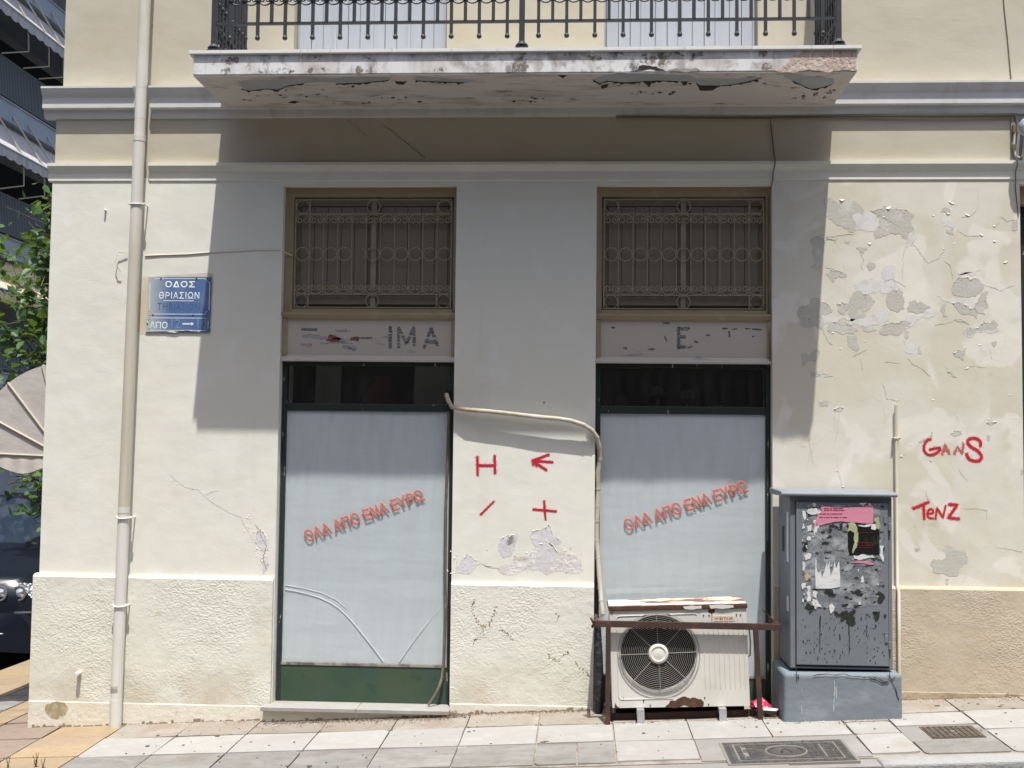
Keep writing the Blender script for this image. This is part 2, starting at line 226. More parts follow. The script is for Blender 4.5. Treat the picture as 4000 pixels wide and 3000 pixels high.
# ---------------------------------------------------------------- helpers
def gz(x, y=0.): return .0533*x + .02*max(min(y, 0.), -1.3)
def ray(px, py): return fw + rt*((px-2000)/FPX) - up*((py-1500)/FPX)
def onwall(px, py, Y=0.):                      # point of the vertical plane y = Y seen at that place of the photograph
    d = ray(px, py); t = (Y-CAM.y)/d.y; return CAM + d*t
def T(ox, oy, pts, Y=0., s=2.212): return [onwall(ox+x/s, oy+y/s, Y) for x, y in pts]
def onz(px, py, Z):
    d = ray(px, py); t = (Z-CAM.z)/d.z; return CAM + d*t
def jag(pts, amp, depth=3, rng=None):
    rng = rng or random
    pts = [Vector(p) for p in pts]
    for k in range(depth):
        out = []
        for i, a in enumerate(pts):
            b = pts[(i+1) % len(pts)]; d = b-a; l = d.length
            mid = (a+b)/2 + Vector((-d.z, 0, d.x))*rng.uniform(-amp, amp) if l > .006 else (a+b)/2
            out += [a, mid]
        pts = out
    return pts

class MB:
    def __init__(s): s.v = []; s.f = []
    def add(s, vs, fs):
        b = len(s.v); s.v += [tuple(v) for v in vs]; s.f += [tuple(i+b for i in f) for f in fs]; return s
    def hexa(s, p):                            # 8 corners: bottom 4 (ccw from above), top 4
        return s.add(p, [(3,2,1,0),(4,5,6,7),(0,1,5,4),(1,2,6,5),(2,3,7,6),(3,0,4,7)])
    def box(s, x0, x1, y0, y1, z0, z1):
        return s.hexa([(x0,y0,z0),(x1,y0,z0),(x1,y1,z0),(x0,y1,z0),(x0,y0,z1),(x1,y0,z1),(x1,y1,z1),(x0,y1,z1)])
    def profx(s, prof, x0, x1):                # closed (y,z) profile swept along x
        n = len(prof)
        return s.add([(x0,y,z) for y, z in prof]+[(x1,y,z) for y, z in prof], [tuple(range(n))[::-1], tuple(range(n, 2*n))]+[(i, (i+1)%n, n+(i+1)%n, n+i) for i in range(n)])
    def plate(s, pts, th, axis=(0,1,0)):       # polygon given on its front face, thickened along axis
        n = len(pts); a = Vector(axis)*th
        return s.add([Vector(p) for p in pts]+[Vector(p)+a for p in pts], [tuple(range(n)), tuple(range(n, 2*n))[::-1]]+[((i+1)%n, i, n+i, n+(i+1)%n) for i in range(n)])
    def tube(s, pts, r, n=8, closed=False):
        pts = [Vector(p) for p in pts]; N = len(pts); b = len(s.v); rings = []
        prev = None
        for i, p in enumerate(pts):
            if closed: d = pts[(i+1)%N]-pts[i-1]
            else: d = pts[min(i+1, N-1)]-pts[max(i-1, 0)]
            d.normalize()
            if prev is None:
                a = Vector((0,1,0)) if abs(d.y) < .9 else Vector((1,0,0))
                u = (a-d*a.dot(d)).normalized()
            else: u = (prev-d*prev.dot(d)).normalized()
            prev = u; v = d.cross(u); rr = r(i/(N-1)) if callable(r) else r
            s.v += [tuple(p+(u*math.cos(2*math.pi*k/n)+v*math.sin(2*math.pi*k/n))*rr) for k in range(n)]
        for i in range(N if closed else N-1):
            j = (i+1) % N
            for k in range(n): s.f.append((b+i*n+k, b+j*n+k, b+j*n+(k+1)%n, b+i*n+(k+1)%n))
        if not closed: s.f += [tuple(b+k for k in range(n))[::-1], tuple(b+(N-1)*n+k for k in range(n))]
        return s
    def lathe(s, prof, c, ax=(0,0,1), n=16):   # profile (radius, height) round axis through c
        ax = Vector(ax).normalized(); u = ax.orthogonal().normalized(); v = ax.cross(u); c = Vector(c); b = len(s.v); m_ = len(prof)
        for r, h in prof: s.v += [tuple(c+ax*h+(u*math.cos(2*math.pi*k/n)+v*math.sin(2*math.pi*k/n))*r) for k in range(n)]
        for i in range(m_-1):
            for k in range(n): s.f.append((b+i*n+k, b+i*n+(k+1)%n, b+(i+1)*n+(k+1)%n, b+(i+1)*n+k))
        s.f += [tuple(b+k for k in range(n))[::-1], tuple(b+(m_-1)*n+k for k in range(n))]
        return s
    def stroke(s, pts, wd, th=.0012, y=None, wob=0.):     # painted stroke on a wall, flat ribbon with rounded ends
        pts = [Vector(p) for p in pts]
        if y is not None:
            for p in pts: p.y = y
        q = [pts[0]]
        for a, b in zip(pts, pts[1:]):
            k = max(1, int((b-a).length/.012)); q += [a+(b-a)*(i+1)/k for i in range(k)]
        L_, R_ = [], []
        for i, p in enumerate(q):
            d = (q[min(i+1, len(q)-1)]-q[max(i-1, 0)]).normalized(); n = Vector((-d.z, 0, d.x)); hw = wd/2*(1+random.uniform(-wob, wob))
            L_.append(p+n*hw); R_.append(p-n*hw)
        def cap(p, d, n):
            return [p+(n*math.cos(t)+d*math.sin(t))*wd/2 for t in (math.pi*.2, math.pi*.4, math.pi*.6, math.pi*.8)]
        d1 = (q[-1]-q[-2]).normalized(); d0 = (q[0]-q[1]).normalized()
        # quads keep self-crossing letters valid
        for i in range(len(q)-1): s.plate([L_[i], R_[i], R_[i+1], L_[i+1]], th)
        s.plate([L_[-1]]+cap(q[-1], d1, Vector((-d1.z,0,d1.x)))+[R_[-1]], th); s.plate([R_[0]]+cap(q[0], d0, Vector((-d0.z,0,d0.x)))+[L_[0]], th)
        return s
    def mesh(s, name, smooth=False):
        me = bpy.data.meshes.new(name); me.from_pydata(s.v, [], s.f); me.validate(); me.update()
        if smooth:
            me.shade_smooth()
            try: me.set_sharp_from_angle(angle=R(40))
            except Exception: pass
        return me
    def obj(s, name, material, parent=None, smooth=False, bevel=0, label=None, kind=None, seg=2):
        return link(name, s.mesh(name, smooth), material, parent, bevel, label, kind, seg)
WM = {}                                        # world matrices of empties, for parenting without moving
def link(name, me, material, parent=None, bevel=0, label=None, kind=None, seg=2):
    if material and not me.materials: me.materials.append(material)
    o = bpy.data.objects.new(name, me); COL.objects.link(o)
    if parent:
        o.parent = parent; root = parent
        o.matrix_parent_inverse = WM.get(parent.name, Matrix.Identity(4)).inverted()
        WM[o.name] = Matrix.Identity(4)
    else: WM[o.name] = Matrix.Identity(4)
    if bevel:
        b = o.modifiers.new('bevel', 'BEVEL'); b.width = bevel; b.segments = seg; b.limit_method = 'ANGLE'; b.angle_limit = R(35)
    if label: o['label'] = label
    if kind: o['kind'] = kind
    return o
def thing(name, label, cat, loc=(0,0,0), group=None, rot=None):
    o = bpy.data.objects.new(name, None); COL.objects.link(o); o.empty_display_size = .2
    o.location = loc; o['label'] = label; o['category'] = cat
    if group: o['group'] = group
    WM[o.name] = Matrix.Translation(loc)
    return o
def tag(o, label, cat, group=None):
    o['label'] = label; o['category'] = cat
    if group: o['group'] = group
    return o
_txt = {}
def text_mesh(body, height, bold=0., sx=1., track=1.):
    c = bpy.data.curves.new('lettering', 'FONT'); c.body = body; c.size = 1; c.bevel_depth = bold; c.bevel_resolution = 0; c.extrude = 0; c.space_character = track; c.align_x = 'CENTER'; c.resolution_u = 2
    o = bpy.data.objects.new('lettering', c); COL.objects.link(o); dg = bpy.context.evaluated_depsgraph_get()
    me = bpy.data.meshes.new_from_object(o.evaluated_get(dg)); bpy.data.objects.remove(o); bpy.data.curves.remove(c)
    zs = [v.co.y for v in me.vertices]; xs = [v.co.x for v in me.vertices]; k = height/(max(zs)-min(zs)); z0 = (max(zs)+min(zs))/2; x0 = (max(xs)+min(xs))/2
    for v in me.vertices: v.co = Vector(((v.co.x-x0)*k*sx, -v.co.z*.01, (v.co.y-z0)*k))
    me.flip_normals() if False else None
    return me
def put_text(name, body, height, x, y, z, material, parent, bold=0., sx=1., track=1., width=None, rot=0., shear=0.):
    me = text_mesh(body, height, bold, sx, track)
    if width:
        xs = [v.co.x for v in me.vertices]; k = width/(max(xs)-min(xs))
        for v in me.vertices: v.co.x *= k
    ca, sa = math.cos(rot), math.sin(rot)
    for v in me.vertices:
        a, b = v.co.x+shear*v.co.z, v.co.z; v.co = Vector((x+a*ca-b*sa, y+v.co.y, z+a*sa+b*ca))
    return link(name, me, material, parent)

# ================================================================ ground
XL, V2, V3, V4, V5, V6 = -3.183, -1.772, -.736, .090, 1.108, 2.518     # corner and opening edges of the facade
def sheet(x0, x1, y0, y1, dz, n=1):
    mb = MB(); mb.add([(x0,y0,gz(x0,y0)+dz),(x1,y0,gz(x1,y0)+dz),(x1,y1,gz(x1,y1)+dz),(x0,y1,gz(x0,y1)+dz)], [(0,1,2,3)]); return mb
def block(x0, x1, y0, y1, dz=0., th=.05, mb=None, g=0.):
    mb = mb or MB(); p = [(x0+g,y0+g),(x1-g,y0+g),(x1-g,y1-g),(x0+g,y1-g)]
    return mb.hexa([(x,y,gz(x,y)+dz-th) for x, y in p]+[(x,y,gz(x,y)+dz) for x, y in p])
KY = -1.28
ground = sheet(-120, 120, -120, 120, -.135).obj('road', M_ASPH); ground['kind'] = 'structure'
pav = block(-4.42, 9, KY+.13, 1.0, -.008, .16).obj('pavement', M_MORTAR); pav['kind'] = 'structure'
def slab(x0, x1, y0, y1, m_, dz=0.):
    g = random.uniform(.0025, .0055); cs = [(x0+g,y0+g),(x1-g,y0+g),(x1-g,y1-g),(x0+g,y1-g)]; tl = [dz+random.uniform(-.0028, .0022) for _ in range(4)]; pts = []
    for i, (x, y) in enumerate(cs):
        nx, ny = cs[(i+1)%4]; px, py = cs[i-1]; z = gz(x, y)+tl[i]
        if random.random() < .32:              # broken corner
            c1, c2 = random.uniform(.008, .035), random.uniform(.008, .035); l1 = math.hypot(px-x, py-y); l2 = math.hypot(nx-x, ny-y)
            a = (x+(px-x)/l1*c1, y+(py-y)/l1*c1); b = (x+(nx-x)/l2*c2, y+(ny-y)/l2*c2); m2 = ((a[0]+b[0])/2*.8+x*.2+random.uniform(-.003,.003), (a[1]+b[1])/2*.8+y*.2)
            pts += [(a[0],a[1],z),(m2[0],m2[1],z),(b[0],b[1],z)]
        else:
            pts.append((x, y, z))
        for t in (.3, .7):                      # slightly worn edges
            k = random.uniform(-.0016, .0016); pts.append((x+(nx-x)*t+(k if i % 2 else 0), y+(ny-y)*t+(0 if i % 2 else k), (gz(x,y)+tl[i])*(1-t)+(gz(nx,ny)+tl[(i+1)%4])*t))
    n = len(pts); MB().add(pts+[(x,y,z-.035) for x,y,z in pts], [tuple(range(n))]+[((i+1)%n, i, n+i, n+(i+1)%n) for i in range(n)]).obj('paving_slab', m_, pav)
cols = [-2.62+0]+[-2.22+.4015*i for i in range(10)]                     # joints every 0.40 m
XS = [-2.62, -2.22, -1.82, -1.42, -1.02, -.61, -.21, .19, .59, .99, 1.395]
for a, b in zip(XS, XS[1:]):
    slab(a, b, -.355, -.02, M_TILEP)
    slab(a, b, -.74, -.36, M_TILEW)
for a, b in zip(XS[:6], XS[1:7]): slab(a, b, -1.13, -.745, M_TILEG)
slab(-.21, .0, -1.13, -.745, M_TILEG); slab(0, .19, -1.13, -.745, M_TILEG); slab(.19, .59, -1.105, -.75, M_TILEW, .001)
conc = block(.595, 1.395, -1.14, -.745, -.003, .03); conc.obj('concrete_patch', M_CONC, pav)
slab(1.40, 1.635, -.735, -.49, M_TILEW); slab(1.40, 1.635, -1.10, -.745, M_TILEW); slab(1.40, 2.05, -.33, -.02, M_TILEP); slab(1.64, 2.05, -.60, -.335, M_TILEW); slab(1.40, 1.635, -.485, -.335, M_TILEP)
slab(1.64, 2.05, -1.13, -.90, M_TILEG)
block(1.64, 2.05, -.895, -.605, -.003, .03).obj('concrete_patch', M_CONC, pav)
for a, b in zip([2.055, 2.455, 2.855, 3.255, 3.655], [2.455, 2.855, 3.255, 3.655, 4.055]):
    slab(a, b, -.31, -.02, M_TILEP); slab(a, b, -.70, -.315, M_TILEW); slab(a, b, -1.13, -.705, M_TILEW)
# ochre side-street pavement
y = -1.12
while y < .98:
    slab(-3.0, -2.625, y, y+.40, M_TILEY); y += .405
y = -1.12
while y < .9:
    slab(-3.40, -3.005, y, y+.40, M_TILEB); slab(-3.60, -3.405, y, y+.40, M_TILEY, 0); slab(-3.83, -3.605, y, y+.40, M_TILEG)
    slab(-4.40, -3.835, y, y+.40, M_TILEY); y += .405
side = block(-4.42, XL+.2, 1.0, 14, -.008, .16).obj('side_pavement', M_MORTAR); side['kind'] = 'structure'
y = 1.305-.41*0
while y < 9:
    for a, b, m_ in ((-3.40, -3.19, M_TILEB), (-3.60, -3.405, M_TILEY), (-3.83, -3.605, M_TILEG), (-4.40, -3.835, M_TILEY)):
        block(a, b, y-.30, y+.10, 0, .035, g=.0045).obj('paving_slab', m_, side, bevel=.0025, seg=1)
    y += .405
# kerb: flush worn concrete on the left, lighter kerbstones on the right
kerb = block(-4.42, 9, KY, KY+.125, -.012, .16).obj('kerb', M_CONC); kerb['kind'] = 'structure'
for a in (1.40, 2.31, 3.22, 4.13):
    block(a, a+.905, KY-.012, KY+.118, .0, .15, g=.002).obj('kerb_stone', M_KERB, kerb, bevel=.014, seg=3)
for a in (-4.4, -3.5, -2.6, -1.7, -.8, .1):
    block(a, a+.895, KY-.008, KY+.12, -.006, .15, g=.002).obj('kerb_stone', M_CONC, kerb, bevel=.012, seg=2)
# chewing gum spots, chips and dirt on the slabs
gum = MB()
for i in range(115):
    x = random.uniform(-2.6, 3.2); yy = random.uniform(-1.1, -.12); r_ = random.choice((.003, .003, .004, .004, .005, .006, .008, .012)); sx = random.uniform(.8, 1.4)
    pts = [(x+math.cos(t)*r_*sx, yy+math.sin(t)*r_, 0) for t in [k*math.pi/4 for k in range(8)]]
    gum.plate([(a, b, gz(a, b)+.0028) for a, b, _ in pts], -.002, (0,0,1))
o = gum.obj('chewing_gum_spots', mat('old_gum', (.09,.087,.088), .8), label='small dark chewing gum spots scattered over the pavement slabs', kind='stuff'); o['category'] = 'gum spots'
deb = MB()
for i in range(620):
    x = random.uniform(-2.5, 2.6); yy = -.035-abs(random.gauss(0, .05))
    if V3+.02 < x < V4 or V2 < x < V3: yy -= .0
    if V2-.05 < x < V3+.05: yy -= .12
    if .05 < x < 1.1: yy = random.uniform(-.40, -.36)
    if 1.09 < x < 1.73: yy = -.465-abs(random.gauss(0, .02))
    r_ = random.uniform(.002, .007); a0 = random.uniform(0, 6.28); z0 = gz(x, yy)
    q = [(x+math.cos(a0+k*2.1)*r_*random.uniform(.6, 1.3), yy+math.sin(a0+k*2.1)*r_, z0+.002) for k in range(3)]
    deb.add(q+[(x, yy, z0+.003+r_*random.uniform(.3, .9))], [(0,1,3),(1,2,3),(2,0,3)])
o = deb.obj('paint_chips', mat('fallen_paint_chip', (.50,.46,.40), .9, [dict(c=(.22,.14,.09), s=14, lo=.5, hi=.55)]), label='fallen paint chips and grit along the foot of the wall', kind='stuff'); o['category'] = 'debris'

# ================================================================ corner building
B = thing('corner_building', 'old cream plastered corner building with balcony, peeling paint and two papered shop windows', 'building', (-.3, .0, gz(-.3)))
ZS0, ZS1 = 3.062, 3.169       # string course
ZC0, ZC1 = 3.438, 3.624      # cornice
TH = .34
def pier(x0, x1, m_, nm='wall'):
    MB().box(x0, x1, 0, TH, -.6, ZS0+.02).obj(nm, m_, B)
pier(XL, V2, M_WALL); pier(V3, V4, M_WALL); pier(V5, V6, M_PEEL)
MB().box(3.6, 5.2, 0, TH, -.6, ZS0+.02).obj('wall', M_PEEL, B)
for a, b in ((V2, V3), (V4, V5), (V6, 3.6)): MB().box(a, b, 0, TH, 3.036, ZS0+.02).obj('lintel', M_WALL, B)
MB().box(-3.173, 5.2, .002, TH, ZS0+.02, ZC0+.1).obj('frieze', M_FRIEZE, B)
up_doors = ((-1.738, -.812), (.127, 1.033))
xs = [-3.15, up_doors[0][0], up_doors[0][1], up_doors[1][0], up_doors[1][1], 5.2]
for a, b in ((0,1),(2,3),(4,5)): MB().box(xs[a], xs[b], .03, TH, ZC0+.1, 6.9).obj('upper_wall', M_FRIEZE, B)
for a, b in up_doors: MB().box(a, b, .03, TH, 6.0, 6.9).obj('upper_wall', M_FRIEZE, B)
MB().box(XL, XL+.3, TH, 9.0, -.6, 6.9).obj('side_wall', M_WALL, B)
MB().box(XL-.02, 5.2, .03, 9.0, 6.9, 7.1).obj('roof', M_CONC, B)
MB().box(XL+.3, 5.2, 3.2, 3.3, -.6, 6.9).obj('back_wall', M_BLACK, B)  # room surfaces coloured black to paint the darkness behind the transoms
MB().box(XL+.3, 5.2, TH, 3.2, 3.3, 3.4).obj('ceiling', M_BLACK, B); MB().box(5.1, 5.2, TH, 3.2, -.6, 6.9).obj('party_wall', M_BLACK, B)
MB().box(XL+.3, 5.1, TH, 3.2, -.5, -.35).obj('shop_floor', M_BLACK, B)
# plinth with bevelled top and smooth foot band
def plinth(x0, x1, m_, zt, zb, x0b=None):
    prof = [(-.03,-.6),(-.03,zt-.012),(-.02,zt),(0.012,zt+.006),(.012,-.6)]
    MB().profx(prof, x0, x1).obj('plinth', m_, B)
    MB().box(x0-.002 if x0 < -3 else x0+.001, x1-.001, -.034, .0, -.6, zb).obj('plinth_foot', M_BANDT if x0 > 1 else M_BAND, B, bevel=.004)
plinth(-3.207, V2-.004, M_PLINTH, .716, -.018); plinth(V3+.002, V4-.001, M_PLINTH, .708, .022); plinth(V5+.001, V6, M_PLINTH_TAN, .728, .145); plinth(3.6, 5.2, M_PLINTH_TAN, .728, .2)
MB().box(XL-.028, XL, 0.0, 9, -.6, .714).obj('plinth', M_PLINTH, B)
# mouldings, interrupted where the drainpipe runs through them
PX = -2.627
sc_prof = [(-.030,ZS1),(-.030,ZS1-.018),(-.027,ZS1-.021),(-.020,ZS1-.033),(-.012,ZS1-.045),(-.009,ZS1-.051),(-.009,ZS1-.054),(-.006,ZS1-.055),(-.006,ZS0+.004),(-.003,ZS0),(.03,ZS0),(.03,ZS1+.006)]
for a, b in ((XL-.024, PX-.040), (PX+.038, 5.2)): MB().profx(sc_prof, a, b).obj('string_course', M_WALL, B)
co_prof = [(-.076,ZC1),(-.076,ZC1-.012),(-.072,ZC1-.018),(-.067,ZC1-.030),(-.060,ZC1-.042),(-.053,ZC1-.052),(-.049,ZC1-.058),(-.047,ZC1-.064),(-.047,ZC1-.124),(-.040,ZC1-.126),(-.024,ZC1-.128),(-.021,ZC1-.134),(-.018,ZC1-.160),(-.013,ZC1-.176),(-.006,ZC1-.180),(.03,ZC1-.180),(.035,ZC1+.010)]
for a, b in ((XL-.058, PX-.048), (PX+.044, 5.2)): MB().profx(co_prof, a, b).obj('cornice', M_CORN, B)
# ---- balcony
BX0, BX1, BY = -2.126, 1.457, -.640
MB().box(BX0, BX1, BY, .02, 3.503, 3.613).obj('balcony_slab', M_SLAB, B, bevel=.004)
MB().box(BX0+.003, BX1-.003, BY+.003, -.03, 3.497, 3.5025).obj('balcony_soffit', M_UNDER, B)
xs = [-2.147, -1.97, -1.53, -1.367, -1.03, -.705, -.461, -.195, .050, .30, .546, .90, 1.213, 1.326, 1.476]
for a, b in zip(xs, xs[1:]):
    MB().profx([(-.656,3.636),(-.656,3.618),(-.644,3.613),(-.45,3.613),(-.45,3.636)], a+.0012, b-.0012).obj('coping_slab', M_MARBLE, B)
MB().box(BX0-.015, BX1+.015, -.449, .03, 3.613, 3.634).obj('balcony_floor', M_MARBLE, B)
rng = random.Random(3)
def soffit(pts, m_, name='exposed_patch', z=3.4965, ox=1000, flap=True):
    P = [onz(ox+x/2.212, y/2.212, z) for x, y in pts]
    q = []
    for i, a in enumerate(P):
        b = P[(i+1)%len(P)]; k = max(2, int((b-a).length/.03))
        for j in range(k): q.append(a+(b-a)*j/k+Vector((rng.uniform(-.006,.006), rng.uniform(-.008,.008), 0)))
    MB().plate(q[::-1], .0012, (0,0,1)).obj(name, m_, B)
soffit([(-150,700),(-60,690),(100,690),(260,680),(420,680),(600,670),(700,672),(900,665),(1130,662),(1170,680),(1120,700),(900,720),(700,728),(660,705),(440,720),(280,740),(190,778),(90,768),(-60,790),(-120,760)], M_EXPB)
soffit([(1340,672),(1480,662),(1700,680),(1900,695),(1820,720),(1700,712),(1480,705),(1380,700)], M_EXPB)
soffit([(700,690),(740,668),(860,640),(900,625),(1540,652),(1560,672),(1900,678),(2060,672),(2180,665),(2050,705),(1900,735),(1760,745),(1620,740),(1590,715),(1460,705),(1250,700),(1100,712),(950,715),(820,700),(760,725)], M_EXPB, ox=2000)
soffit([(120,655),(250,640),(420,665),(560,680),(580,720),(500,748),(380,775),(290,735),(210,700)], M_EXPB, ox=3000)
for ox, pts in ((1000, [(1195,700),(1240,705),(1310,705),(1275,735),(1215,722)]), (2000, [(1130,705),(1220,705),(1190,752)]), (2000, [(1615,738),(1800,742),(1740,780),(1620,785)]), (2000, [(770,735),(830,725),(825,755),(780,768)]), (2000, [(1455,705),(1515,705),(1510,735),(1470,740)]),
               (1000, [(270,885),(330,870),(370,880),(340,897)]), (2000, [(390,655),(430,648),(465,660),(440,675)]), (2000, [(950,715),(1100,712),(1095,722),(960,724)])):
    soffit(pts, M_HOLE_AND_SHADOW, 'paint_hole', 3.4952, ox)
for ox, xa, xb, ya, yb in ((1000,-120,1150,722,790),(2000,760,1560,705,745),(2000,1600,2180,690,745),(1000,-150,560,800,930),(2000,1000,1400,790,815),(1000,600,1500,820,900),(2000,-100,300,840,880)):
    for k in range(9 if ya < 780 else 12):
        x = rng.uniform(xa, xb); y = ya+(yb-ya)*rng.random(); wd_ = rng.uniform(10, 46); h_ = rng.uniform(4, 13)
        soffit([(x,y),(x+wd_*.4,y-h_*.5),(x+wd_,y+h_*.1),(x+wd_*.7,y+h_*.6),(x+wd_*.4,y+h_)], M_HOLE_AND_SHADOW if k % 2 else M_SLAB_EXP, 'paint_hole', 3.4952, ox)
def rim(ox, path, t0=3, t1=15):  # dark strips painting the shadow along the lower edges of peeled patches
    top = []; bot = []
    for (x0, y0), (x1, y1) in zip(path, path[1:]):
        n_ = max(2, int(abs(x1-x0)/22))
        for i in range(n_):
            x, y = x0+(x1-x0)*i/n_, y0+(y1-y0)*i/n_; top.append((x, y-2)); bot.append((x+rng.uniform(-6,6), y+rng.choice((t0, t0, t1*.5, t1))*rng.uniform(.6,1.2)))
    MB().plate([onz(ox+x/2.212, y/2.212, 3.4944) for x, y in top]+[onz(ox+x/2.212, y/2.212, 3.4944) for x, y in bot[::-1]], .0008, (0,0,1)).obj('rim_shadow', M_HOLE_AND_SHADOW, B)
for ox, path in ((1000, [(-130,770),(-60,788),(90,770),(190,780),(280,742),(440,722)]), (1000, [(690,728),(900,720),(1120,700),(1170,682)]), (1000, [(1380,700),(1480,706),(1700,712),(1820,720)]), (2000, [(700,692),(760,726),(820,702),(950,716),(1100,712),(1250,700),(1460,706)]), (2000, [(1590,716),(1620,742),(1760,746),(1900,736),(2050,706),(2180,668)]), (3000, [(210,700),(290,738),(380,776),(500,750),(580,722)])): rim(ox, path)
for k in range(26):      # hanging flakes at the right end
    x, y = 3000+rng.uniform(200, 580)/2.212, rng.uniform(760, 880)/2.212
    c = onz(x, y, 3.4952); a = rng.uniform(0, 6.28); r_ = rng.uniform(.008, .022)
    MB().add([c+Vector((math.cos(a),math.sin(a),0))*r_, c+Vector((math.cos(a+2.3),math.sin(a+2.3),0))*r_*.7, c+Vector((math.cos(a+4),math.sin(a+4),-.6))*r_*.8], [(0,1,2)]).obj('paint_flake', M_CRACK if k % 3 else M_UNDER, B)
F = lambda ox, pts: T(ox, 0, pts, BY-.0015)
MB().plate(jag(F(3000, [(60,610),(150,560),(195,500),(215,480),(270,475),(300,440),(360,435),(560,435),(770,440),(765,612),(600,614),(300,612)]), .10, 3, rng), .0012).obj('exposed_patch', M_SLAB_EXP, B)
MB().plate(jag(F(2000, [(1060,612),(1090,600),(1100,570),(1135,560),(1180,566),(1250,575),(1290,595),(1325,612)]), .12, 3, rng), .0012).obj('paint_hole', M_HOLE_AND_SHADOW, B)
MB().plate(jag(F(2000, [(1350,600),(1420,590),(1500,592),(1590,585),(1625,605),(1560,613),(1380,613)]), .12, 3, rng), .0012).obj('exposed_patch', M_CONC, B)
MB().plate(jag(F(2000, [(5,505),(60,500),(130,505),(150,560),(160,612),(60,613),(0,613)]), .12, 3, rng), .0012).obj('stain_patch', M_GRIME, B)
MB().plate(jag(F(2000, [(1100,470),(1180,450),(1300,452),(1340,470),(1310,560),(1200,556),(1110,540)]), .16, 3, rng), .0012).obj('stain_patch', M_GRIME, B)
for k in range(22):
    x = rng.uniform(BX0+.05, BX1-.3); z = rng.choice((3.60, 3.585, 3.52, 3.512)); w_ = rng.uniform(.02, .11); h = rng.uniform(.012, .045); zc = z if z > 3.55 else z+.01
    q = jag([(x,BY-.0012,zc-h*.5),(x+w_,BY-.0012,zc-h*.4),(x+w_*.9,BY-.0012,min(zc+h*.5,3.612)),(x+w_*.2,BY-.0012,min(zc+h*.5,3.612))], .2, 3, rng)
    for p in q: p.z = max(3.505, min(3.612, p.z))
    MB().plate(q, .0004).obj('stain_patch', M_GRIME, B)
# ---- railing
RL = link('balcony_railing', MB().box(-2.015, 1.356, -.617, -.603, 3.789, 3.804).mesh('balcony_railing'), M_IRON, B)
MB().box(-2.015, 1.356, -.626, -.594, 4.567, 4.587).obj('top_rail', M_IRON, RL, bevel=.004); MB().box(-2.015, 1.356, -.617, -.603, 3.965, 3.98).obj('middle_rail', M_IRON, RL)
for x in (-2.022, -.329, 1.363):
    MB().box(x-.015, x+.015, -.625, -.595, 3.667, 4.587).obj('railing_post', M_IRON, RL, bevel=.003)
    MB().lathe([(.045,3.636),(.045,3.645),(.030,3.649),(.036,3.663),(.024,3.675),(.019,3.682)], (x, -.61, 0), n=12).obj('post_foot', M_IRON, RL, smooth=True)
long_me = MB().box(-.0085, .0085, -.0085, .0085, .012, .84).lathe([(.004,-.013),(.011,-.009),(.0145,0),(.012,.008),(.0085,.014)], (0,0,0), n=10).mesh('baluster')
short_me = MB().box(-.0085, .0085, -.0085, .0085, .085, .84).mesh('short_baluster')
collar_me = MB().lathe([(.012,-.011),(.0155,-.004),(.0155,.006),(.012,.012)], (0,0,0), n=8).mesh('collar')
def uscroll(w_):                     # ram's-horn double scroll, closed at the bottom and curling inwards at the top
    L = []
    for t in range(19):
        a = R(600-420*t/18); r_ = w_*(.06+.175*t/18); L.append((-w_*.235+math.cos(a)*r_, w_*.06-math.sin(a)*r_))
    for t in range(1, 8):
        a = R(180-90*t/7); L.append((math.cos(a)*w_*.47, w_*.06-math.sin(a)*w_*.40))
    return L+[(-x, z) for x, z in reversed(L[:-1])]
us = uscroll(.0740)
scroll_me = MB().tube([(x, 0, z) for x, z in us], .0042, 6).mesh('scroll')
def inst(name, me, m_, parent, loc, rot=(0,0,0), scale=None):
    if not me.materials: me.materials.append(m_)
    o = bpy.data.objects.new(name, me); COL.objects.link(o); o.parent = parent; o.matrix_parent_inverse = Matrix.Identity(4)
    base = WM.get(parent.name, Matrix.Identity(4))
    o.location = loc; o.rotation_euler = rot
    if scale: o.scale = scale
    return o
def bars(x0, x1, n, first_long):
    st = (x1-x0)/n
    for i in range(n+1):
        x = x0+i*st
        if i % 2 == first_long: inst('baluster', long_me, M_IRON, RL, (x, -.61, 3.716))
        else: inst('short_baluster', short_me, M_IRON, RL, (x, -.61, 3.716))
        inst('collar', collar_me, M_IRON, RL, (x, -.61, 3.925))
        if i < n: inst('scroll', scroll_me, M_IRON, RL, (x+st/2, -.61, 3.926))
bars(-1.934, -.409, 20, 0); bars(-.239, 1.282, 20, 0)
for s_, x in ((-1, -2.022), (1, 1.363)):      # side returns: bars down to the slab, ornaments and a diagonal brace
    MB().box(x-.007, x+.007, -.60, .03, 3.789, 3.804).obj('side_rail', M_IRON, RL); MB().box(x-.016, x+.016, -.60, .03, 4.567, 4.587).obj('side_rail', M_IRON, RL)
    for k in range(9):
        yy = -.545+k*.066
        if k % 2: inst('short_baluster', short_me, M_IRON, RL, (x, yy, 3.640-.075))
        else: inst('baluster', long_me, M_IRON, RL, (x, yy, 3.716))
        inst('collar', collar_me, M_IRON, RL, (x, yy, 3.925)); 
        if k < 8: inst('scroll', scroll_me, M_IRON, RL, (x, yy+.033, 3.926), (0,0,R(90)))
        for zz in (3.75, 3.86): inst('scroll', scroll_me, M_IRON, RL, (x, yy+.033, zz), (R(180 if zz > 3.8 else 0),0,R(90)), (.8,.8,.8))
    MB().tube([(x, -.59, 3.79), (x-s_*.06, -.30, 3.637)], .008, 4).obj('brace', M_IRON, RL)
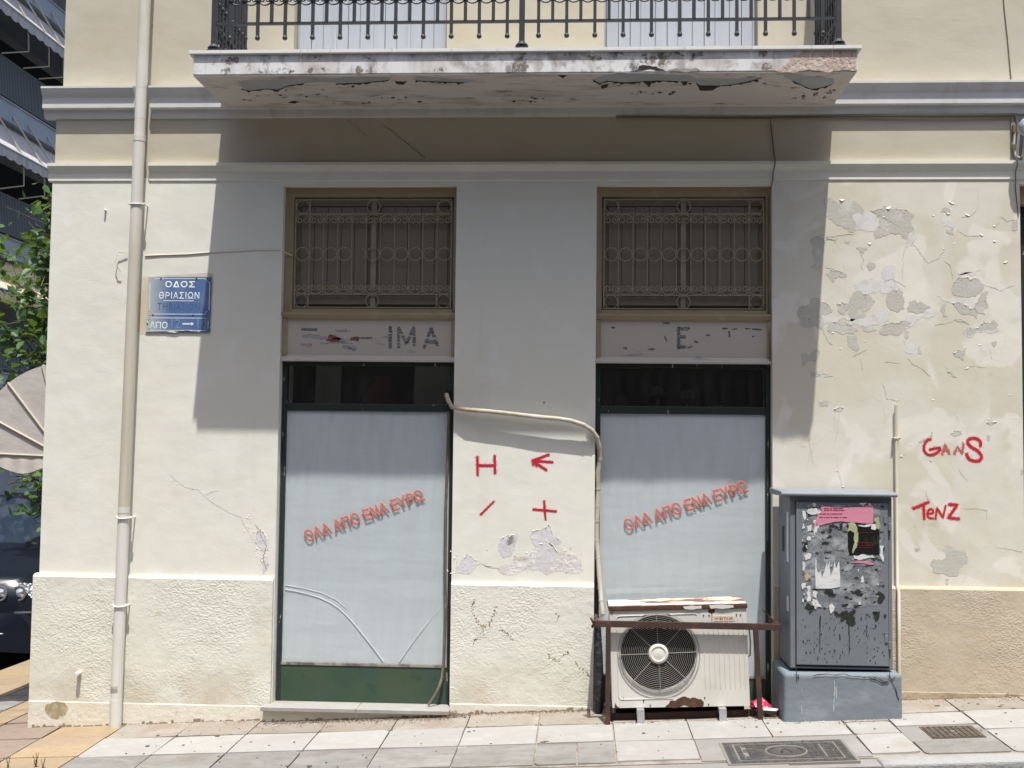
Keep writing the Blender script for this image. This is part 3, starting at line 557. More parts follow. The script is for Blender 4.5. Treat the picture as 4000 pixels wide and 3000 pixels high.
# ---- balcony doors upstairs
for a, b in up_doors:
    SH = link('balcony_shutter', MB().box(a, b, .135, .15, 3.6, 6.0).mesh('balcony_shutter'), M_LOUVER, B)
    for q in range(4):
        xa = a+.012+(b-a-.024)*q/4; xb = a+.012+(b-a-.024)*(q+1)/4
        for p in range(3):
            w1 = (xb-xa-.006)/3; MB().box(xa+.003+p*w1+.0015, xa+.003+(p+1)*w1-.0015, .112+.006*(p % 2), .134, 3.6, 5.98).obj('shutter_board', M_LOUVER, SH, bevel=.002)
        MB().box(xb-.010, xb+.008, .100, .1115, 3.6, 5.98).obj('shutter_stile', M_LOUVER, SH)
# ---- upper windows with wrought grilles
def ring_pts(cx, cz, r_, y, n=20, a0=0, a1=2*math.pi): return [(cx+math.cos(a0+(a1-a0)*k/n)*r_, y, cz+math.sin(a0+(a1-a0)*k/n)*r_) for k in range(n)]
def transom_window(x0, x1, gx0, gx1, broken):
    z0, z1 = 2.276, 3.036
    fr = MB(); fr.box(x0, gx0-.012, .055, .20, z0, z1); fr.box(gx1+.012, x1, .055, .20, z0, z1); fr.box(gx0-.012, gx1+.012, .055, .20, 2.978, z1); fr.box(gx0-.012, gx1+.012, .03, .20, z0, 2.302)
    W_ = link('shuttered_window', fr.mesh('shuttered_window'), M_TANREV, B)
    xm = (gx0+gx1)/2
    for a, b in ((gx0-.01, xm-.004), (xm+.004, gx1+.01)):
        MB().box(a, b, .100, .12, 2.302, 2.978).obj('shutter_leaf', M_SHUT, W_)
        for q in range(5):
            w1 = (b-a-.07)/5; MB().box(a+.035+q*w1+.0015, a+.035+(q+1)*w1-.0015, .090, .1005, 2.40, 2.925).obj('shutter_board', M_SHUT, W_, bevel=.002)
        MB().box(a+.004, b-.004, .080, .0995, 2.335, 2.39).obj('shutter_rail', M_SHUT, W_, bevel=.003); MB().box(a+.004, b-.004, .080, .0995, 2.93, 2.972).obj('shutter_rail', M_SHUT, W_, bevel=.003)
    MB().box(xm-.016, xm+.016, .066, .080, 2.303, 2.977).obj('shutter_stile', M_GRILLE, W_, bevel=.003)
    Y = .050; zt, zb, zu, zl = 2.962, 2.313, 2.876, 2.392
    g = MB(); rb = .0042
    for a, b in (((gx0,zb),(gx0,zt)), ((gx1,zb),(gx1,zt)), ((gx0,zt),(gx1,zt)), ((gx0,zb),(gx1,zb)), ((gx0,zu),(gx1,zu)), ((gx0,zl),(gx1,zl))):
        g.tube([(a[0],Y,a[1]),(b[0],Y,b[1])], rb, 6)
    G = link('window_grille', g.mesh('window_grille'), M_GRILLE, B)
    st = (gx1-gx0)/11
    bar_me = MB().tube([(0,0,-(zu-zl)/2),(0,0,(zu-zl)/2)], .0029, 6).mesh('grille_bar'); rg_me = MB().tube(ring_pts(0,0,st*.46,0), .0032, 6, True).mesh('grille_ring')
    us = uscroll(st*.98); sm = MB().tube([(x,0,z) for x, z in us], .0036, 6).mesh('grille_scroll'); bead = MB().box(-.008,.008,-.006,.006,-.007,.007).mesh('grille_clasp')
    for k in range(1, 11):
        x = gx0+k*st
        inst('grille_bar', bar_me, M_GRILLE, G, (x, Y, (zu+zl)/2))
        for zz in (zu-st*.42, zl+st*.42): inst('grille_clasp', bead, M_GRILLE, G, (x, Y, zz))
        if not (broken and k in (4,)): inst('grille_clasp', bead, M_GRILLE, G, (x, Y, 2.634))
    for k in range(11):
        x = gx0+(k+.5)*st
        inst('grille_scroll', sm, M_GRILLE, G, (x, Y, zl+st*.37)); inst('grille_scroll', sm, M_GRILLE, G, (x, Y, zu-st*.37), (0, math.pi, 0))
        if broken and k == 4: link('grille_ring', MB().tube(ring_pts(x, 2.634, st*.46, Y, 12, -.9, 1.3), .0032, 6).mesh('grille_ring'), M_GRILLE, G)
        else: inst('grille_ring', rg_me, M_GRILLE, G, (x, Y, 2.634))
        if k in (0, 5, 10):
            for zz in ((zu+zt)/2, (zl+zb)/2): inst('grille_ring', rg_me, M_GRILLE, G, (x, Y, zz))
    for x in (gx0+st, gx1-st):
        for a, b in ((zu, zt), (zb, zl)): link('grille_bar', MB().tube([(x,Y,a),(x,Y,b)], .0035, 6).mesh('grille_bar'), M_GRILLE, G)
transom_window(V2, V3, -1.706, -.769, True); transom_window(V4, V5, .135, 1.067, False)
# ---- sign boards between
def fascia(x0, x1, letters):
    bd = link('sign_board', MB().box(x0+.001, x1-.001, .048, .10, 1.995, 2.2755).mesh('sign_board'), M_FASCIA, B)
    MB().profx([(.012,2.280),(.012,2.268),(.022,2.258),(.03,2.248),(.049,2.246),(.049,2.280)], x0+.002, x1-.002).obj('board_moulding', M_TANREV, bd)
    MB().profx([(.020,1.990),(.020,2.000),(.030,2.010),(.038,2.022),(.049,2.026),(.049,1.990)], x0+.002, x1-.002).obj('board_moulding', M_FASCIA, bd)
    for a, b in ((x0+.002, x0+.030), (x1-.024, x1-.002)): MB().box(a, b, .036, .049, 2.0262, 2.2458).obj('board_moulding', M_TANREV, bd)
    return bd
b1 = fascia(V2, V3, 0)
def ghost(ox, strokes, wd, parent, m_): 
    if len(strokes) == 4 and wd < .0195 or len(strokes) == 3 and wd == .020 or len(strokes) == 4 and wd == .020:      # strokes of one letter
        g = MB()
        for i, s_ in enumerate(strokes): g.stroke(T(ox, 750, s_, .0468-.0001*i), wd, .0008, wob=.12)
        g.obj('worn_letter', m_, parent); return
    for s_ in strokes: MB().stroke(T(ox, 750, s_, .0468), wd, .0008, wob=.25).obj('worn_paint', m_, parent)
ghost(1000, [[(1160,1170),(1160,1340)]], .021, b1, M_GHOST)
ghost(1000, [[(1232,1340),(1234,1175)],[(1234,1175),(1300,1310)],[(1300,1310),(1362,1175)],[(1362,1175),(1368,1335)]], .019, b1, M_GHOST)
ghost(1000, [[(1455,1340),(1512,1175)],[(1512,1175),(1572,1335)],[(1480,1295),(1550,1295)]], .020, b1, M_GHOST)
ghost(1000, [[(1040,1260),(1130,1260)],[(1050,1300),(1110,1305)]], .022, b1, M_GHOSTL)
ghost(1000, [[(400,1185),(520,1190)]], .016, b1, M_GHOST); ghost(1000, [[(410,1240),(540,1250)],[(400,1320),(470,1325)],[(560,1260),(640,1270)],[(570,1300),(700,1300)],[(740,1290),(880,1300)],[(760,1340),(860,1350)],[(700,1190),(880,1210)]], .024, b1, M_GHOSTL)
ghost(1000, [[(640,1250),(740,1262)],[(625,1280),(720,1278)],[(830,1265),(875,1270)]], .026, b1, M_GHOSTR)
ghost(1000, [[(790,1340),(850,1365)],[(880,1262),(1000,1262)]], .010, b1, M_GHOST)
b2 = fascia(V4, V5, 0)
ghost(2000, [[(1440,1175),(1440,1345)],[(1425,1182),(1525,1182)],[(1440,1250),(1490,1252)],[(1440,1338),(1490,1338)]], .020, b2, M_GHOST)
ghost(2000, [[(1825,1180),(1890,1180)],[(1910,1185),(1940,1180)],[(2020,1180),(2055,1178)],[(2080,1185),(2150,1190)],[(1875,1205),(1880,1250)],[(2080,1250),(2095,1250)],[(1320,1250),(1335,1285)],[(1580,1290),(1605,1300)],[(1310,1132),(1355,1135)],[(1520,1345),(1555,1335)],[(1180,1358),(1235,1360)],[(860,1170),(885,1172)],[(965,1345),(990,1350)],[(1680,1238),(1705,1238)]], .010, b2, M_GHOST)
# ---- shop windows
def shop_window(x0, x1, z0, kick, tilt, lx, lz, lbl):
    y0, y1 = .066, .12
    fr = MB(); zt = 1.990
    fr.box(x0+.003, x0+.030, y0, y1, z0, zt); fr.box(x1-.028, x1-.003, y0, y1, z0, zt); fr.box(x0+.030, x1-.028, y0, y1, 1.968, zt)
    fr.box(x0+.030, x1-.028, y0+.004, y1, 1.698, 1.742)
    W_ = link('shop_window', fr.mesh('shop_window'), M_FRAME, B, bevel=.003, label=lbl)
    MB().box(x0+.030, x1-.028, y0+.002, y1, kick, kick+.014).obj('glazing_bead', mat_bead, W_)
    MB().box(x0+.030, x1-.028, y0+.006, y1, z0, kick).obj('kick_panel', M_KICK, W_)
    MB().box(x0+.030, x1-.028, .0755, .0780, kick+.014, 1.698).obj('pane', M_GLASS, W_); MB().box(x0+.030, x1-.028, .086, .0885, 1.742, 1.968).obj('transom_pane', M_GLASST, W_)
    # white paper sheet behind the pane, slightly wavy
    nx, nz = 28, 44; pv = []; pf = []; rr = random.Random(int(x0*100))
    ph = [rr.uniform(0, 6) for _ in range(6)]
    for j in range(nz+1):
        for i in range(nx+1):
            u, v = i/nx, j/nz; x = x0+.031+(x1-x0-.060)*u; z = kick+.0145+(1.6975-kick-.0145)*v
            y = .0855+.0016*math.sin(5*v+3*u+ph[0])+.0005*math.sin(17*v-4*u+ph[1])+.0009*math.sin(7*u+ph[2])
            pv.append((x, y, z))
    for j in range(nz):
        for i in range(nx): a = j*(nx+1)+i; pf.append((a, a+1, a+nx+2, a+nx+1))
    MB().add(pv, pf).obj('paper_sheet', M_PAPER, W_, smooth=True)
    put_text('lettering', 'ΟΛΑ ΑΠΟ ΕΝΑ ΕΥΡΩ', .075, lx, .0750, lz, M_RED, W_, bold=.038, width=.745, rot=tilt, shear=-.05)
    return W_
mat_bead = mat('worn_metal_bead', (.30,.27,.24), .6, [dict(c=(.13,.10,.09), s=12, lo=.5, hi=.65)])
w1 = shop_window(V2, V3, -.004, .205, R(20.3), -1.268, 1.083, 'shop window with white paper and a green panel below')
w2 = shop_window(V4, V5, .03, .180, R(18.9), .618, 1.166, 'papered shop window behind the air conditioner')
# arching folds in the first sheet
def fold(pts, r_, nm='paper_fold'):
    P = T(1000, 2250, pts, .0855); MB().tube(P, r_, 6).obj(nm, M_PAPER, w1, smooth=True)
fold([(255,118),(340,132),(440,155),(540,185),(640,230),(720,285),(790,350),(860,430),(940,530),(1020,630),(1100,742)], .0032)
fold([(1610,255),(1520,365),(1420,490),(1330,610),(1240,742)], .0025)
fold([(255,80),(400,105),(560,145),(690,205),(780,280)], .0020)
# things standing in the dark shop, seen through the transoms
MB().add([(-1.68,.45,1.2),(-1.49,.45,1.2),(-1.515,.55,2.2),(-1.665,.55,2.2)], [(0,1,2,3)]).obj('pale_curtain', mat('grey_curtain', (.70,.68,.64), .9), B)
MB().add([(-1.06,.5,1.2),(-.80,.5,1.2),(-.80,.5,2.2),(-1.03,.5,2.2)], [(0,1,2,3)]).obj('pale_curtain', MATS['grey_curtain'], B)
MB().lathe([(.02,1.3),(.12,1.5),(.16,1.75),(.05,1.95)], (-1.28, .75, 0), n=14).obj('lamp_shade', mat('dull_red_shade', (.30,.05,.05), .8), B, smooth=True)
for x, h in ((.26, 1.8), (.48, 1.86), (.66, 1.84), (.85, 1.75)):
    MB().lathe([(.035,1.3),(.012,1.5),(.012,h-.06),(.05,h-.03),(.03,h+.02)], (x, .5, 0), n=12).obj('stored_glass', mat('dusty_glassware', (.30,.28,.25), .6), B, smooth=True)
# third doorway at the right edge
d3 = link('doorway', MB().box(V6+.001, 3.599, .11, .15, -.2, 3.03).mesh('doorway'), M_FRAME, B); MB().box(V6+.001, 3.599, .05, .14, 2.93, 3.035).obj('door_head', M_TANREV, d3)
# ---- marble threshold of the first window
st = link('threshold', MB().box(-1.800, -.742, -.085, .08, -.3, -.031).mesh('threshold'), M_BAND, B)
for a, b in ((-1.812, -1.262), (-1.260, -.728)): MB().box(a, b, -.112, .083, -.030, -.006).obj('threshold_slab', M_TILEW, st, bevel=.003)
MB().box(V4+.001, V5-.001, -.028, .10, -.3, .028).obj('threshold', M_CONC, B)

# ---- peeling paint, cracks and flakes
def patch(ox, oy, pts, m_, y=-.0009, parent=B, amp=.16, name='exposed_patch', depth=3, flake=0):
    P = jag(T(ox, oy, pts, y), amp, depth, rng); MB().plate(P, .0004).obj(name, m_, parent)
    if flake:
        mb = MB(); n = len(P)
        for i in range(n):
            a, b = P[i], P[(i+1)%n]; d = b-a
            if d.length < .004 or rng.random() > flake: continue
            nrm = Vector((-d.z, 0, d.x)).normalized()
            if nrm.z < .15 and nrm.z > -.15: continue
            if (a.z+b.z)/2 < sum(p.z for p in P)/n: continue
            o_ = rng.uniform(.0012, .0042); dn = rng.uniform(.001, .004)
            mb.add([a, b, b+Vector((0,-o_,-dn)), a+Vector((0,-o_*rng.uniform(.5,1),-dn))], [(0,1,2,3)])
        if mb.f: mb.obj('paint_flake', M_FLAKE, parent)
PR = [[(520,45),(560,50),(575,85),(640,100),(700,60),(760,70),(800,120),(830,150),(825,200),(750,180),(740,240),(755,310),(740,350),(700,345),(640,290),(560,240),(515,215),(500,180),(510,100)],
 [(880,160),(905,170),(1000,115),(1060,150),(1110,140),(1200,150),(1265,190),(1265,215),(1240,240),(1265,330),(1210,370),(1205,400),(1130,360),(1060,355),(990,380),(935,410),(915,370),(935,330),(960,290),(960,220),(920,190)],
 [(500,710),(540,670),(640,690),(680,730),(560,780)], [(850,640),(890,605),(935,635),(920,660),(870,680)], [(760,480),(800,480),(860,500),(820,540),(790,520)],
 [(700,950),(730,880),(780,850),(860,880),(925,940),(890,1000),(840,1080),(790,1100),(720,1090),(700,1030)], [(590,965),(690,960),(700,1010),(660,1060),(600,1030)],
 [(1030,880),(1080,840),(1160,850),(1180,920),(1180,1010),(1120,1040),(1060,1020),(1020,950)], [(1200,1000),(1220,950),(1290,950),(1370,980),(1410,1000),(1350,1040),(1280,1050),(1210,1040)],
 [(960,1210),(990,1150),(1080,1120),(1180,1110),(1240,1120),(1180,1190),(1150,1220),(1060,1230),(980,1230)], [(510,1170),(550,1130),(640,1120),(730,1150),(780,1200),(740,1230),(690,1220),(620,1220),(530,1220)],
 [(680,1240),(760,1230),(770,1290),(790,1350),(760,1380),(710,1340),(685,1290)], [(1590,820),(1600,780),(1690,735),(1800,745),(1860,800),(1840,870),(1740,910),(1660,900),(1590,860)],
 [(1590,960),(1680,960),(1780,1000),(1810,1060),(1800,1095),(1700,1060),(1640,1020)], [(1790,960),(1840,880),(1895,860),(1895,960),(1900,1000),(1860,1020),(1880,1060),(1840,1050),(1790,1030)],
 [(1510,970),(1540,960),(1550,1080),(1520,1080)], [(1610,1100),(1660,1090),(1740,1150),(1650,1120)], [(1700,1190),(1800,1170),(1930,1120),(1960,1110),(1990,1160),(1900,1190),(1800,1200),(1720,1240)],
 [(385,390),(480,390),(475,600),(415,610),(390,480)], [(260,1010),(350,980),(400,905),(460,950),(540,1000),(560,1020),(460,1060),(460,1190),(420,1160),(360,1180),(280,1150),(255,1080)],
 [(280,1400),(350,1410),(400,1370),(440,1360),(420,1460),(330,1480),(285,1515)], [(365,1550),(440,1550),(520,1575),(440,1590),(370,1590)], [(360,640),(470,635),(440,670),(370,655)], [(478,60),(498,50),(495,110),(478,110)],
 [(2110,262),(2150,250),(2165,270),(2150,330),(2120,340),(2105,300)], [(1490,180),(1520,130),(1570,150),(1575,185)], [(1540,330),(1600,315),(1610,370),(1560,365)], [(1300,1330),(1320,1330),(1330,1400),(1285,1400)], [(1590,1390),(1690,1370),(1720,1340),(1700,1400),(1690,1460),(1650,1430)], [(800,1150),(870,1150),(940,1190),(880,1210),(820,1190)], [(500,400),(560,410),(600,400),(575,440)], [(660,425),(712,425),(700,445),(665,440)], [(1180,1200),(1215,1200),(1200,1270),(1180,1260)], [(1930,1300),(1975,1290),(1950,1335)], [(1535,1500),(1590,1560),(1630,1600),(1600,1605),(1545,1530)]]
M_SCRAPE = mat('scraped_white_coat', (.66,.645,.62), .9, [dict(c=(.58,.56,.52), s=14, lo=.5, hi=.65, d=7), dict(c=(.50,.48,.42), s=30, lo=.6, hi=.7)], (dict(s=30, a=.25, dist=.006),))
for q in ([(740,790),(900,740),(1050,760),(1160,830),(1020,880),(900,870),(760,850)], [(720,1090),(960,1000),(1060,1040),(1050,1120),(900,1150),(700,1140)], [(1190,1060),(1430,1010),(1430,1080),(1260,1150),(1180,1190)], [(1460,900),(1660,905),(1790,950),(1860,900),(1880,960),(1800,1010),(1700,970),(1590,960)], [(740,180),(940,195),(965,290),(920,340),(830,330),(745,320)], [(1050,160),(1140,165),(1120,310),(1060,310)], [(1640,700),(1830,670),(1780,695),(1650,720)], [(460,1100),(700,1070),(780,1100),(560,1130),(460,1150)], [(1000,640),(1080,630),(1090,750),(1010,760)], [(1200,330),(1260,340),(1250,470),(1200,480)], [(1160,1280),(1280,1330),(1260,1400),(1180,1370)], [(1700,1160),(1900,1120),(2000,1200),(1850,1210),(1720,1250)], [(1500,240),(1620,250),(1600,330),(1510,300)]): patch(3000, 750, q, M_SCRAPE, y=-.0007, amp=.24, name='scraped_patch', depth=4)
for q in PR: patch(3000, 750, q, M_EXP, flake=.45, amp=.22, depth=4)
patch(3000, 1500, [(1400,1550),(1430,1510),(1540,1490),(1500,1430),(1540,1395),(1600,1400),(1640,1440),(1690,1430),(1730,1500),(1720,1550),(1660,1580),(1640,1650),(1560,1660),(1480,1640),(1420,1620)], M_EXP, amp=.2)
for q in ([(1575,430),(1640,395),(1680,420),(1620,455)], [(1300,500),(1420,410),(1425,430),(1320,510)], [(1890,330),(1970,320),(1980,330),(1920,360)], [(570,215),(650,195),(640,225),(600,240)], [(1895,440),(1925,450),(1915,490),(1898,490)], [(1260,1420),(1300,1410),(1320,1430),(1290,1450)], [(440,150),(530,150),(520,190),(450,185)], [(2180,750),(2205,735),(2205,780),(2178,780)]): patch(3000, 1500, q, M_EXP, flake=.3)
patch(3000, 2250, [(1530,25),(1560,25),(1550,50),(1560,75),(1535,75),(1545,50)], M_EXP)
for q in ([(160,1290),(180,1265),(250,1260),(320,1210),(345,1270),(350,1320),(390,1320),(430,1360),(400,1390),(340,1400),(300,1370),(240,1380),(230,1420),(200,1420),(165,1340)], [(-60,1380),(-30,1320),(20,1300),(55,1300),(40,1360),(0,1400)], [(240,1380),(330,1370),(400,1440),(380,1560),(260,1620),(190,1560),(210,1460)]): patch(2000, 1500, q, M_EXPW, flake=.7)
for q in ([(1720,1620),(1820,1460),(1850,1480),(1915,1520),(1870,1600),(1800,1640)], [(2090,1440),(2120,1330),(2180,1300),(2212,1320),(2250,1330),(2240,1400),(2212,1480),(2130,1500)], [(0,1300),(40,1250),(90,1380),(110,1440),(60,1450),(20,1400)], [(40,1500),(90,1480),(100,1600),(60,1650)]): patch(1000, 1500, q, M_EXPW, flake=.7)
for q in ([(-520,1640),(-470,1560),(-380,1600),(-260,1540),(-120,1590),(20,1480),(120,1500),(180,1420),(330,1420),(420,1400),(480,1470),(560,1500),(600,1520),(620,1600),(560,1640),(300,1650),(0,1650)],): patch(2000, 1500, q, mat('loose_white_coat', (.66,.645,.615), .9, [dict(c=(.52,.48,.41), s=24, lo=.54, hi=.62, d=7, a=.8), dict(c=(.74,.72,.69), s=11, lo=.52, hi=.6)], (dict(s=22, a=.6, dist=.012, d=6), dict(s=60, a=.5, dist=.006))), y=-.0008, amp=.2, name='loose_paint', depth=4)
def crack(ox, oy, pts, wd=.003, y=-.0013, m_=None):
    P = T(ox, oy, pts, y); q = [P[0]]
    for a, b in zip(P, P[1:]):
        k = max(2, int((b-a).length/.012))
        for j in range(1, k+1): q.append(a+(b-a)*j/k+Vector((rng.uniform(-.003,.003),0,rng.uniform(-.003,.003))))
    mb = MB()
    for i in range(len(q)-1):
        t = wd*rng.uniform(.4, 1.2); d = (q[i+1]-q[i]).normalized(); n = Vector((-d.z,0,d.x))*t/2
        mb.plate([q[i]+n, q[i]-n, q[i+1]-n, q[i+1]+n], .0004)
    mb.obj('crack', m_ or M_CRACK, B)
crack(0, 1500, [(1450,765),(1530,840),(1600,890),(1700,910),(1760,960),(1860,1040),(1980,1110),(2080,1150),(2110,1220),(2150,1290),(2212,1380)], .0015, m_=M_EXPW)
crack(0, 1500, [(1760,965),(1830,930),(1890,915)], .0016, m_=M_EXPW)
crack(1000, 1500, [(-10,1215),(30,1260),(50,1320),(90,1400),(60,1500),(90,1600)], .003)
for p in ([(990,0),(1010,60),(1030,130),(1140,140)], [(620,240),(600,400),(570,540)], [(600,640),(600,740),(640,870),(660,900)], [(350,480),(370,560),(390,690)], [(1365,920),(1375,980),(1400,1010)], [(1130,635),(1190,600)], [(1390,650),(1425,660)], [(1650,730),(1670,780),(1730,840)], [(1930,170),(1925,200)], [(1700,1080),(1780,1075),(1890,1090),(1890,1170)], [(1970,1410),(2060,1420),(2200,1450)]): crack(3000, 1500, p, .0018, m_=M_EXP)
for p in ([(500,385),(600,380),(680,360),(750,365)], [(1250,440),(1300,500),(1360,590),(1390,615),(1470,570),(1540,480)], [(1160,590),(1180,500),(1200,420)], [(1170,600),(1165,680),(1160,760)], [(800,520),(830,590),(800,640),(830,680)], [(1520,590),(1580,640),(1590,700),(1600,760)], [(1640,330),(1720,380),(1830,375)], [(1680,215),(1760,200),(1820,130),(1820,30)], [(1950,300),(2000,270)], [(2010,210),(2060,250),(2160,240)], [(1000,780),(1080,750),(1160,800),(1190,820)], [(1440,1150),(1560,1130),(1640,1090)], [(1850,800),(1960,830),(2010,850),(2130,800)], [(500,650),(600,670),(690,720)], [(560,1590),(480,1600)], [(800,1440),(820,1540)], [(1210,1440),(1260,1490),(1320,1520),(1400,1590)], [(1700,1510),(1800,1500),(1880,1520)], [(1010,1470),(1130,1475)], [(1920,1350),(1935,1440)], [(470,1180),(520,1290),(560,1320)], [(730,1420),(790,1390),(860,1360)], [(2030,600),(2080,610)]): crack(3000, 750, p, .0018, m_=M_EXP)
crack(1000, 0, [(1080,1075),(1160,1120),(1240,1190),(1340,1270),(1460,1360)], .004, -.0002, M_CRACK); crack(1000, 0, [(790,1030),(880,1110),(960,1180)], .0025, -.0002)
# curled flakes of paint: triangles standing off the wall
def curl_flake(ox, oy, x, y, sz, ang=None, m_=M_FLAKE):
    c = onwall(ox+x/2.212, oy+y/2.212, 0); a = rng.uniform(-.5, .5) if ang is None else ang; w_ = sz*rng.uniform(.6, 1.1); h = sz*rng.uniform(.2, .42)
    ax = Vector((math.cos(a),0,math.sin(a))); dn = Vector((math.sin(a),0,-math.cos(a)))
    p0, p1 = c-ax*w_/2, c+ax*w_/2
    mb = MB(); mb.add([p0, p1, p1*.6+p0*.4+dn*h*.6+Vector((0,-h*.28,0)), p0*.5+p1*.5+dn*h+Vector((0,-h*.20,0)), p0*.8+p1*.2+dn*h*.5+Vector((0,-h*.28,0))], [(0,1,2,4),(4,2,3)])
    mb.obj('paint_flake', m_, B)
for x, y, s_ in ((640,62,.05),(1040,130,.05),(1590,90,.05),(1730,195,.045),(1850,365,.03),(1960,420,.03),(2050,600,.04),(1000,210,.025),(1430,200,.025),(570,380,.02),(630,1350,.025),(1520,485,.02),(1610,440,.02),(560,1210,.03),(840,1285,.02),(1720,1515,.03),(1830,1315,.025),(880,440,.03),(1960,290,.025),(1560,180,.03)): curl_flake(3000, 750, x, y, s_)
for k in range(60):
    curl_flake(2000, 1500, rng.uniform(-590, 640), rng.uniform(1420, 1640), rng.uniform(.010, .026), rng.uniform(-2, 2))
for k in range(26):
    t = rng.random(); curl_flake(1000, 1500, -80+170*t+rng.uniform(-50,40), 1130+480*t+rng.uniform(-40,40), rng.uniform(.010, .024), rng.uniform(-2, 2))
for k in range(14): curl_flake(0, 1500, 1450+600*k/14, 790+330*k/14+rng.uniform(-20,20), rng.uniform(.008,.018), rng.uniform(-2,2), M_EXPW if k % 2 else M_FLAKE)
for x, y in ((1240,520),(1160,620),(1410,655),(1110,135),(1430,133),(2090,90),(2140,290),(1910,300),(590,740),(650,880)): curl_flake(3000, 1500, x, y, .022)
# old beige paint round the street sign, rust stain and pegs
patch(0, 750, [(1215,725),(1500,715),(1840,705),(1845,760),(1830,1215),(1500,1220),(1200,1225),(1185,1190),(1195,1000)], mat('old_beige_paint', (.62,.54,.40), .85, [dict(c=(.70,.66,.57), s=9, lo=.5, hi=.7)]), amp=.04, name='old_paint_patch')
patch(0, 2250, [(400,1110),(470,1085),(560,1090),(590,1140),(560,1210),(490,1240),(440,1225),(400,1190),(385,1150)], mat('ochre_stain', (.46,.38,.22), .9, [dict(c=(.58,.52,.40), s=14, lo=.45, hi=.65)], alpha=dict(s=22, lo=.30, hi=.70, d=6)), y=-.0352, amp=.1, name='stain_patch')
for px, py, y0, r_, l_ in ((690, 835, -.03, .0125, .045), ):
    c = onwall(px/2.212, 2250+py/2.212, y0); MB().lathe([(r_,0),(r_,l_-.004),(r_*.8,l_)], c, (0,-1,0), 12).obj('wall_peg', M_WALL, B, smooth=True)
c = onwall(915/2.212, 750+160/2.212, 0); MB().lathe([(.006,0),(.006,.02),(.003,.023)], c, (0,-1,0), 8).obj('wall_peg', M_WALL, B, smooth=True)
c = onwall(2000+277/2.212, 1500+161/2.212, 0); MB().lathe([(.005,0),(.005,.002)], c, (0,-1,0), 8).obj('drill_hole', M_HOLE_AND_SHADOW, B)
# mould marks in the stucco of the pillar plinth
for ox, pts in ((1000, [(1890,180),(1880,230),(1865,310),(1910,390),(1960,440),(1960,500)]), (1000, [(2065,250),(2070,330),(2010,420),(1950,440)]), (1000, [(2100,470),(2180,510),(2230,560)]), (2000, [(300,680),(400,740),(480,650)]), (2000, [(540,740),(620,830),(690,870)]), (1000, [(1860,590),(1900,550),(1950,535)]), (2000, [(390,330),(400,400)])):
    P = T(ox, 2250, pts, -.0308); mb = MB()
    for a, b in zip(P, P[1:]):
        for k in range(int((b-a).length/.006)):
            c = a+(b-a)*rng.random()+Vector((rng.uniform(-.008,.008),0,rng.uniform(-.008,.008))); r_ = rng.uniform(.0015,.0045)
            mb.plate([c+Vector((math.cos(t)*r_*1.5,0,math.sin(t)*r_)) for t in (0,1.2,2.5,3.8,5.1)][::-1], .0006)
    mb.obj('mould_mark', mat('brown_mould', (.33,.26,.16), .95) if 'brown_mould' not in MATS else MATS['brown_mould'], B)

M_FOOT = mat('foot_dirt_line', (.27,.215,.15), .95)
for x0, x1, y in ((-3.18, V2-.03, -.0365), (V3+.01, V4-.02, -.0365), (V5+.62, V6-.02, -.0365), (-1.80, -.76, -.0875)):
    mb = MB(); x = x0
    while x < x1:
        l_ = rng.uniform(.01, .05); h = rng.uniform(.002, .011) if rng.random() < .8 else rng.uniform(.01, .022); z = gz(x, y)
        mb.plate([(x,y,z-.004),(min(x+l_,x1),y,gz(x+l_,y)-.004),(min(x+l_,x1),y,gz(x+l_,y)+h*rng.uniform(.3,1)),(x+l_*.5,y,z+h),(x,y,z+h*rng.uniform(.3,1))], .0008); x += l_*rng.uniform(.9, 1.5)
    mb.obj('dirt_line', M_FOOT, B, kind='stuff')
# ---- graffiti on the walls
M_MIST = mat('red_overspray', (.60,.10,.10), .7, alpha=dict(s=170, lo=.50, hi=.95, d=3))
def smooth(P):
    if len(P) < 4: return P
    q = [P[0]]
    for i in range(len(P)-1):
        a, b, c, d = P[max(i-1, 0)], P[i], P[i+1], P[min(i+2, len(P)-1)]
        for t in (.25, .5, .75, 1): q.append(.5*((2*b)+(c-a)*t+(2*a-5*b+4*c-d)*t*t+(3*b-a-3*c+d)*t**3))
    return q
def spray(nm, ox, strokes, wd, m_=M_SPRAY, label=None, curvy=False):
    mb = MB(); 
    sm_ = smooth if curvy else (lambda p: p)
    for i, s_ in enumerate(strokes): mb.stroke(sm_(T(ox, 1500, s_, -.0016-.00012*i)), wd, .0003, wob=.07)
    mb.obj(nm, m_, B, label=label)
    mb = MB()
    for i, s_ in enumerate(strokes): mb.stroke(sm_(T(ox, 1500, s_, -.0011-.00005*i)), wd*1.9, .0002, wob=.15)
    mb.obj('overspray', M_MIST, B)
spray('graffiti_letter', 1000, [[(1913,632),(1915,785)],[(2062,622),(2065,768)],[(1915,703),(2065,703)]], .0150, label='red sprayed letter H lying between two uprights on the pillar')
spray('graffiti_slash', 1000, [[(1942,1126),(2000,1070),(2055,1015)]], .0105, label='short red sprayed slash on the pillar')
spray('graffiti_arrow', 2000, [[(182,664),(260,668),(350,675)],[(180,660),(250,635),(315,610)],[(182,668),(240,705),(295,742)],[(183,680),(184,695)],[(212,690),(213,705)]], .0140, label='red sprayed arrow pointing left on the pillar')
spray('graffiti_cross', 2000, [[(277,1012),(283,1090),(290,1165)],[(185,1083),(280,1090),(380,1100)]], .0125, label='red sprayed plus sign on the pillar')
spray('graffiti_letter', 3000, [[(1405,478),(1375,488),(1350,530),(1352,580),(1385,610),(1430,608),(1475,580),(1487,552),(1450,555),(1400,565)]], .0135, curvy=True)
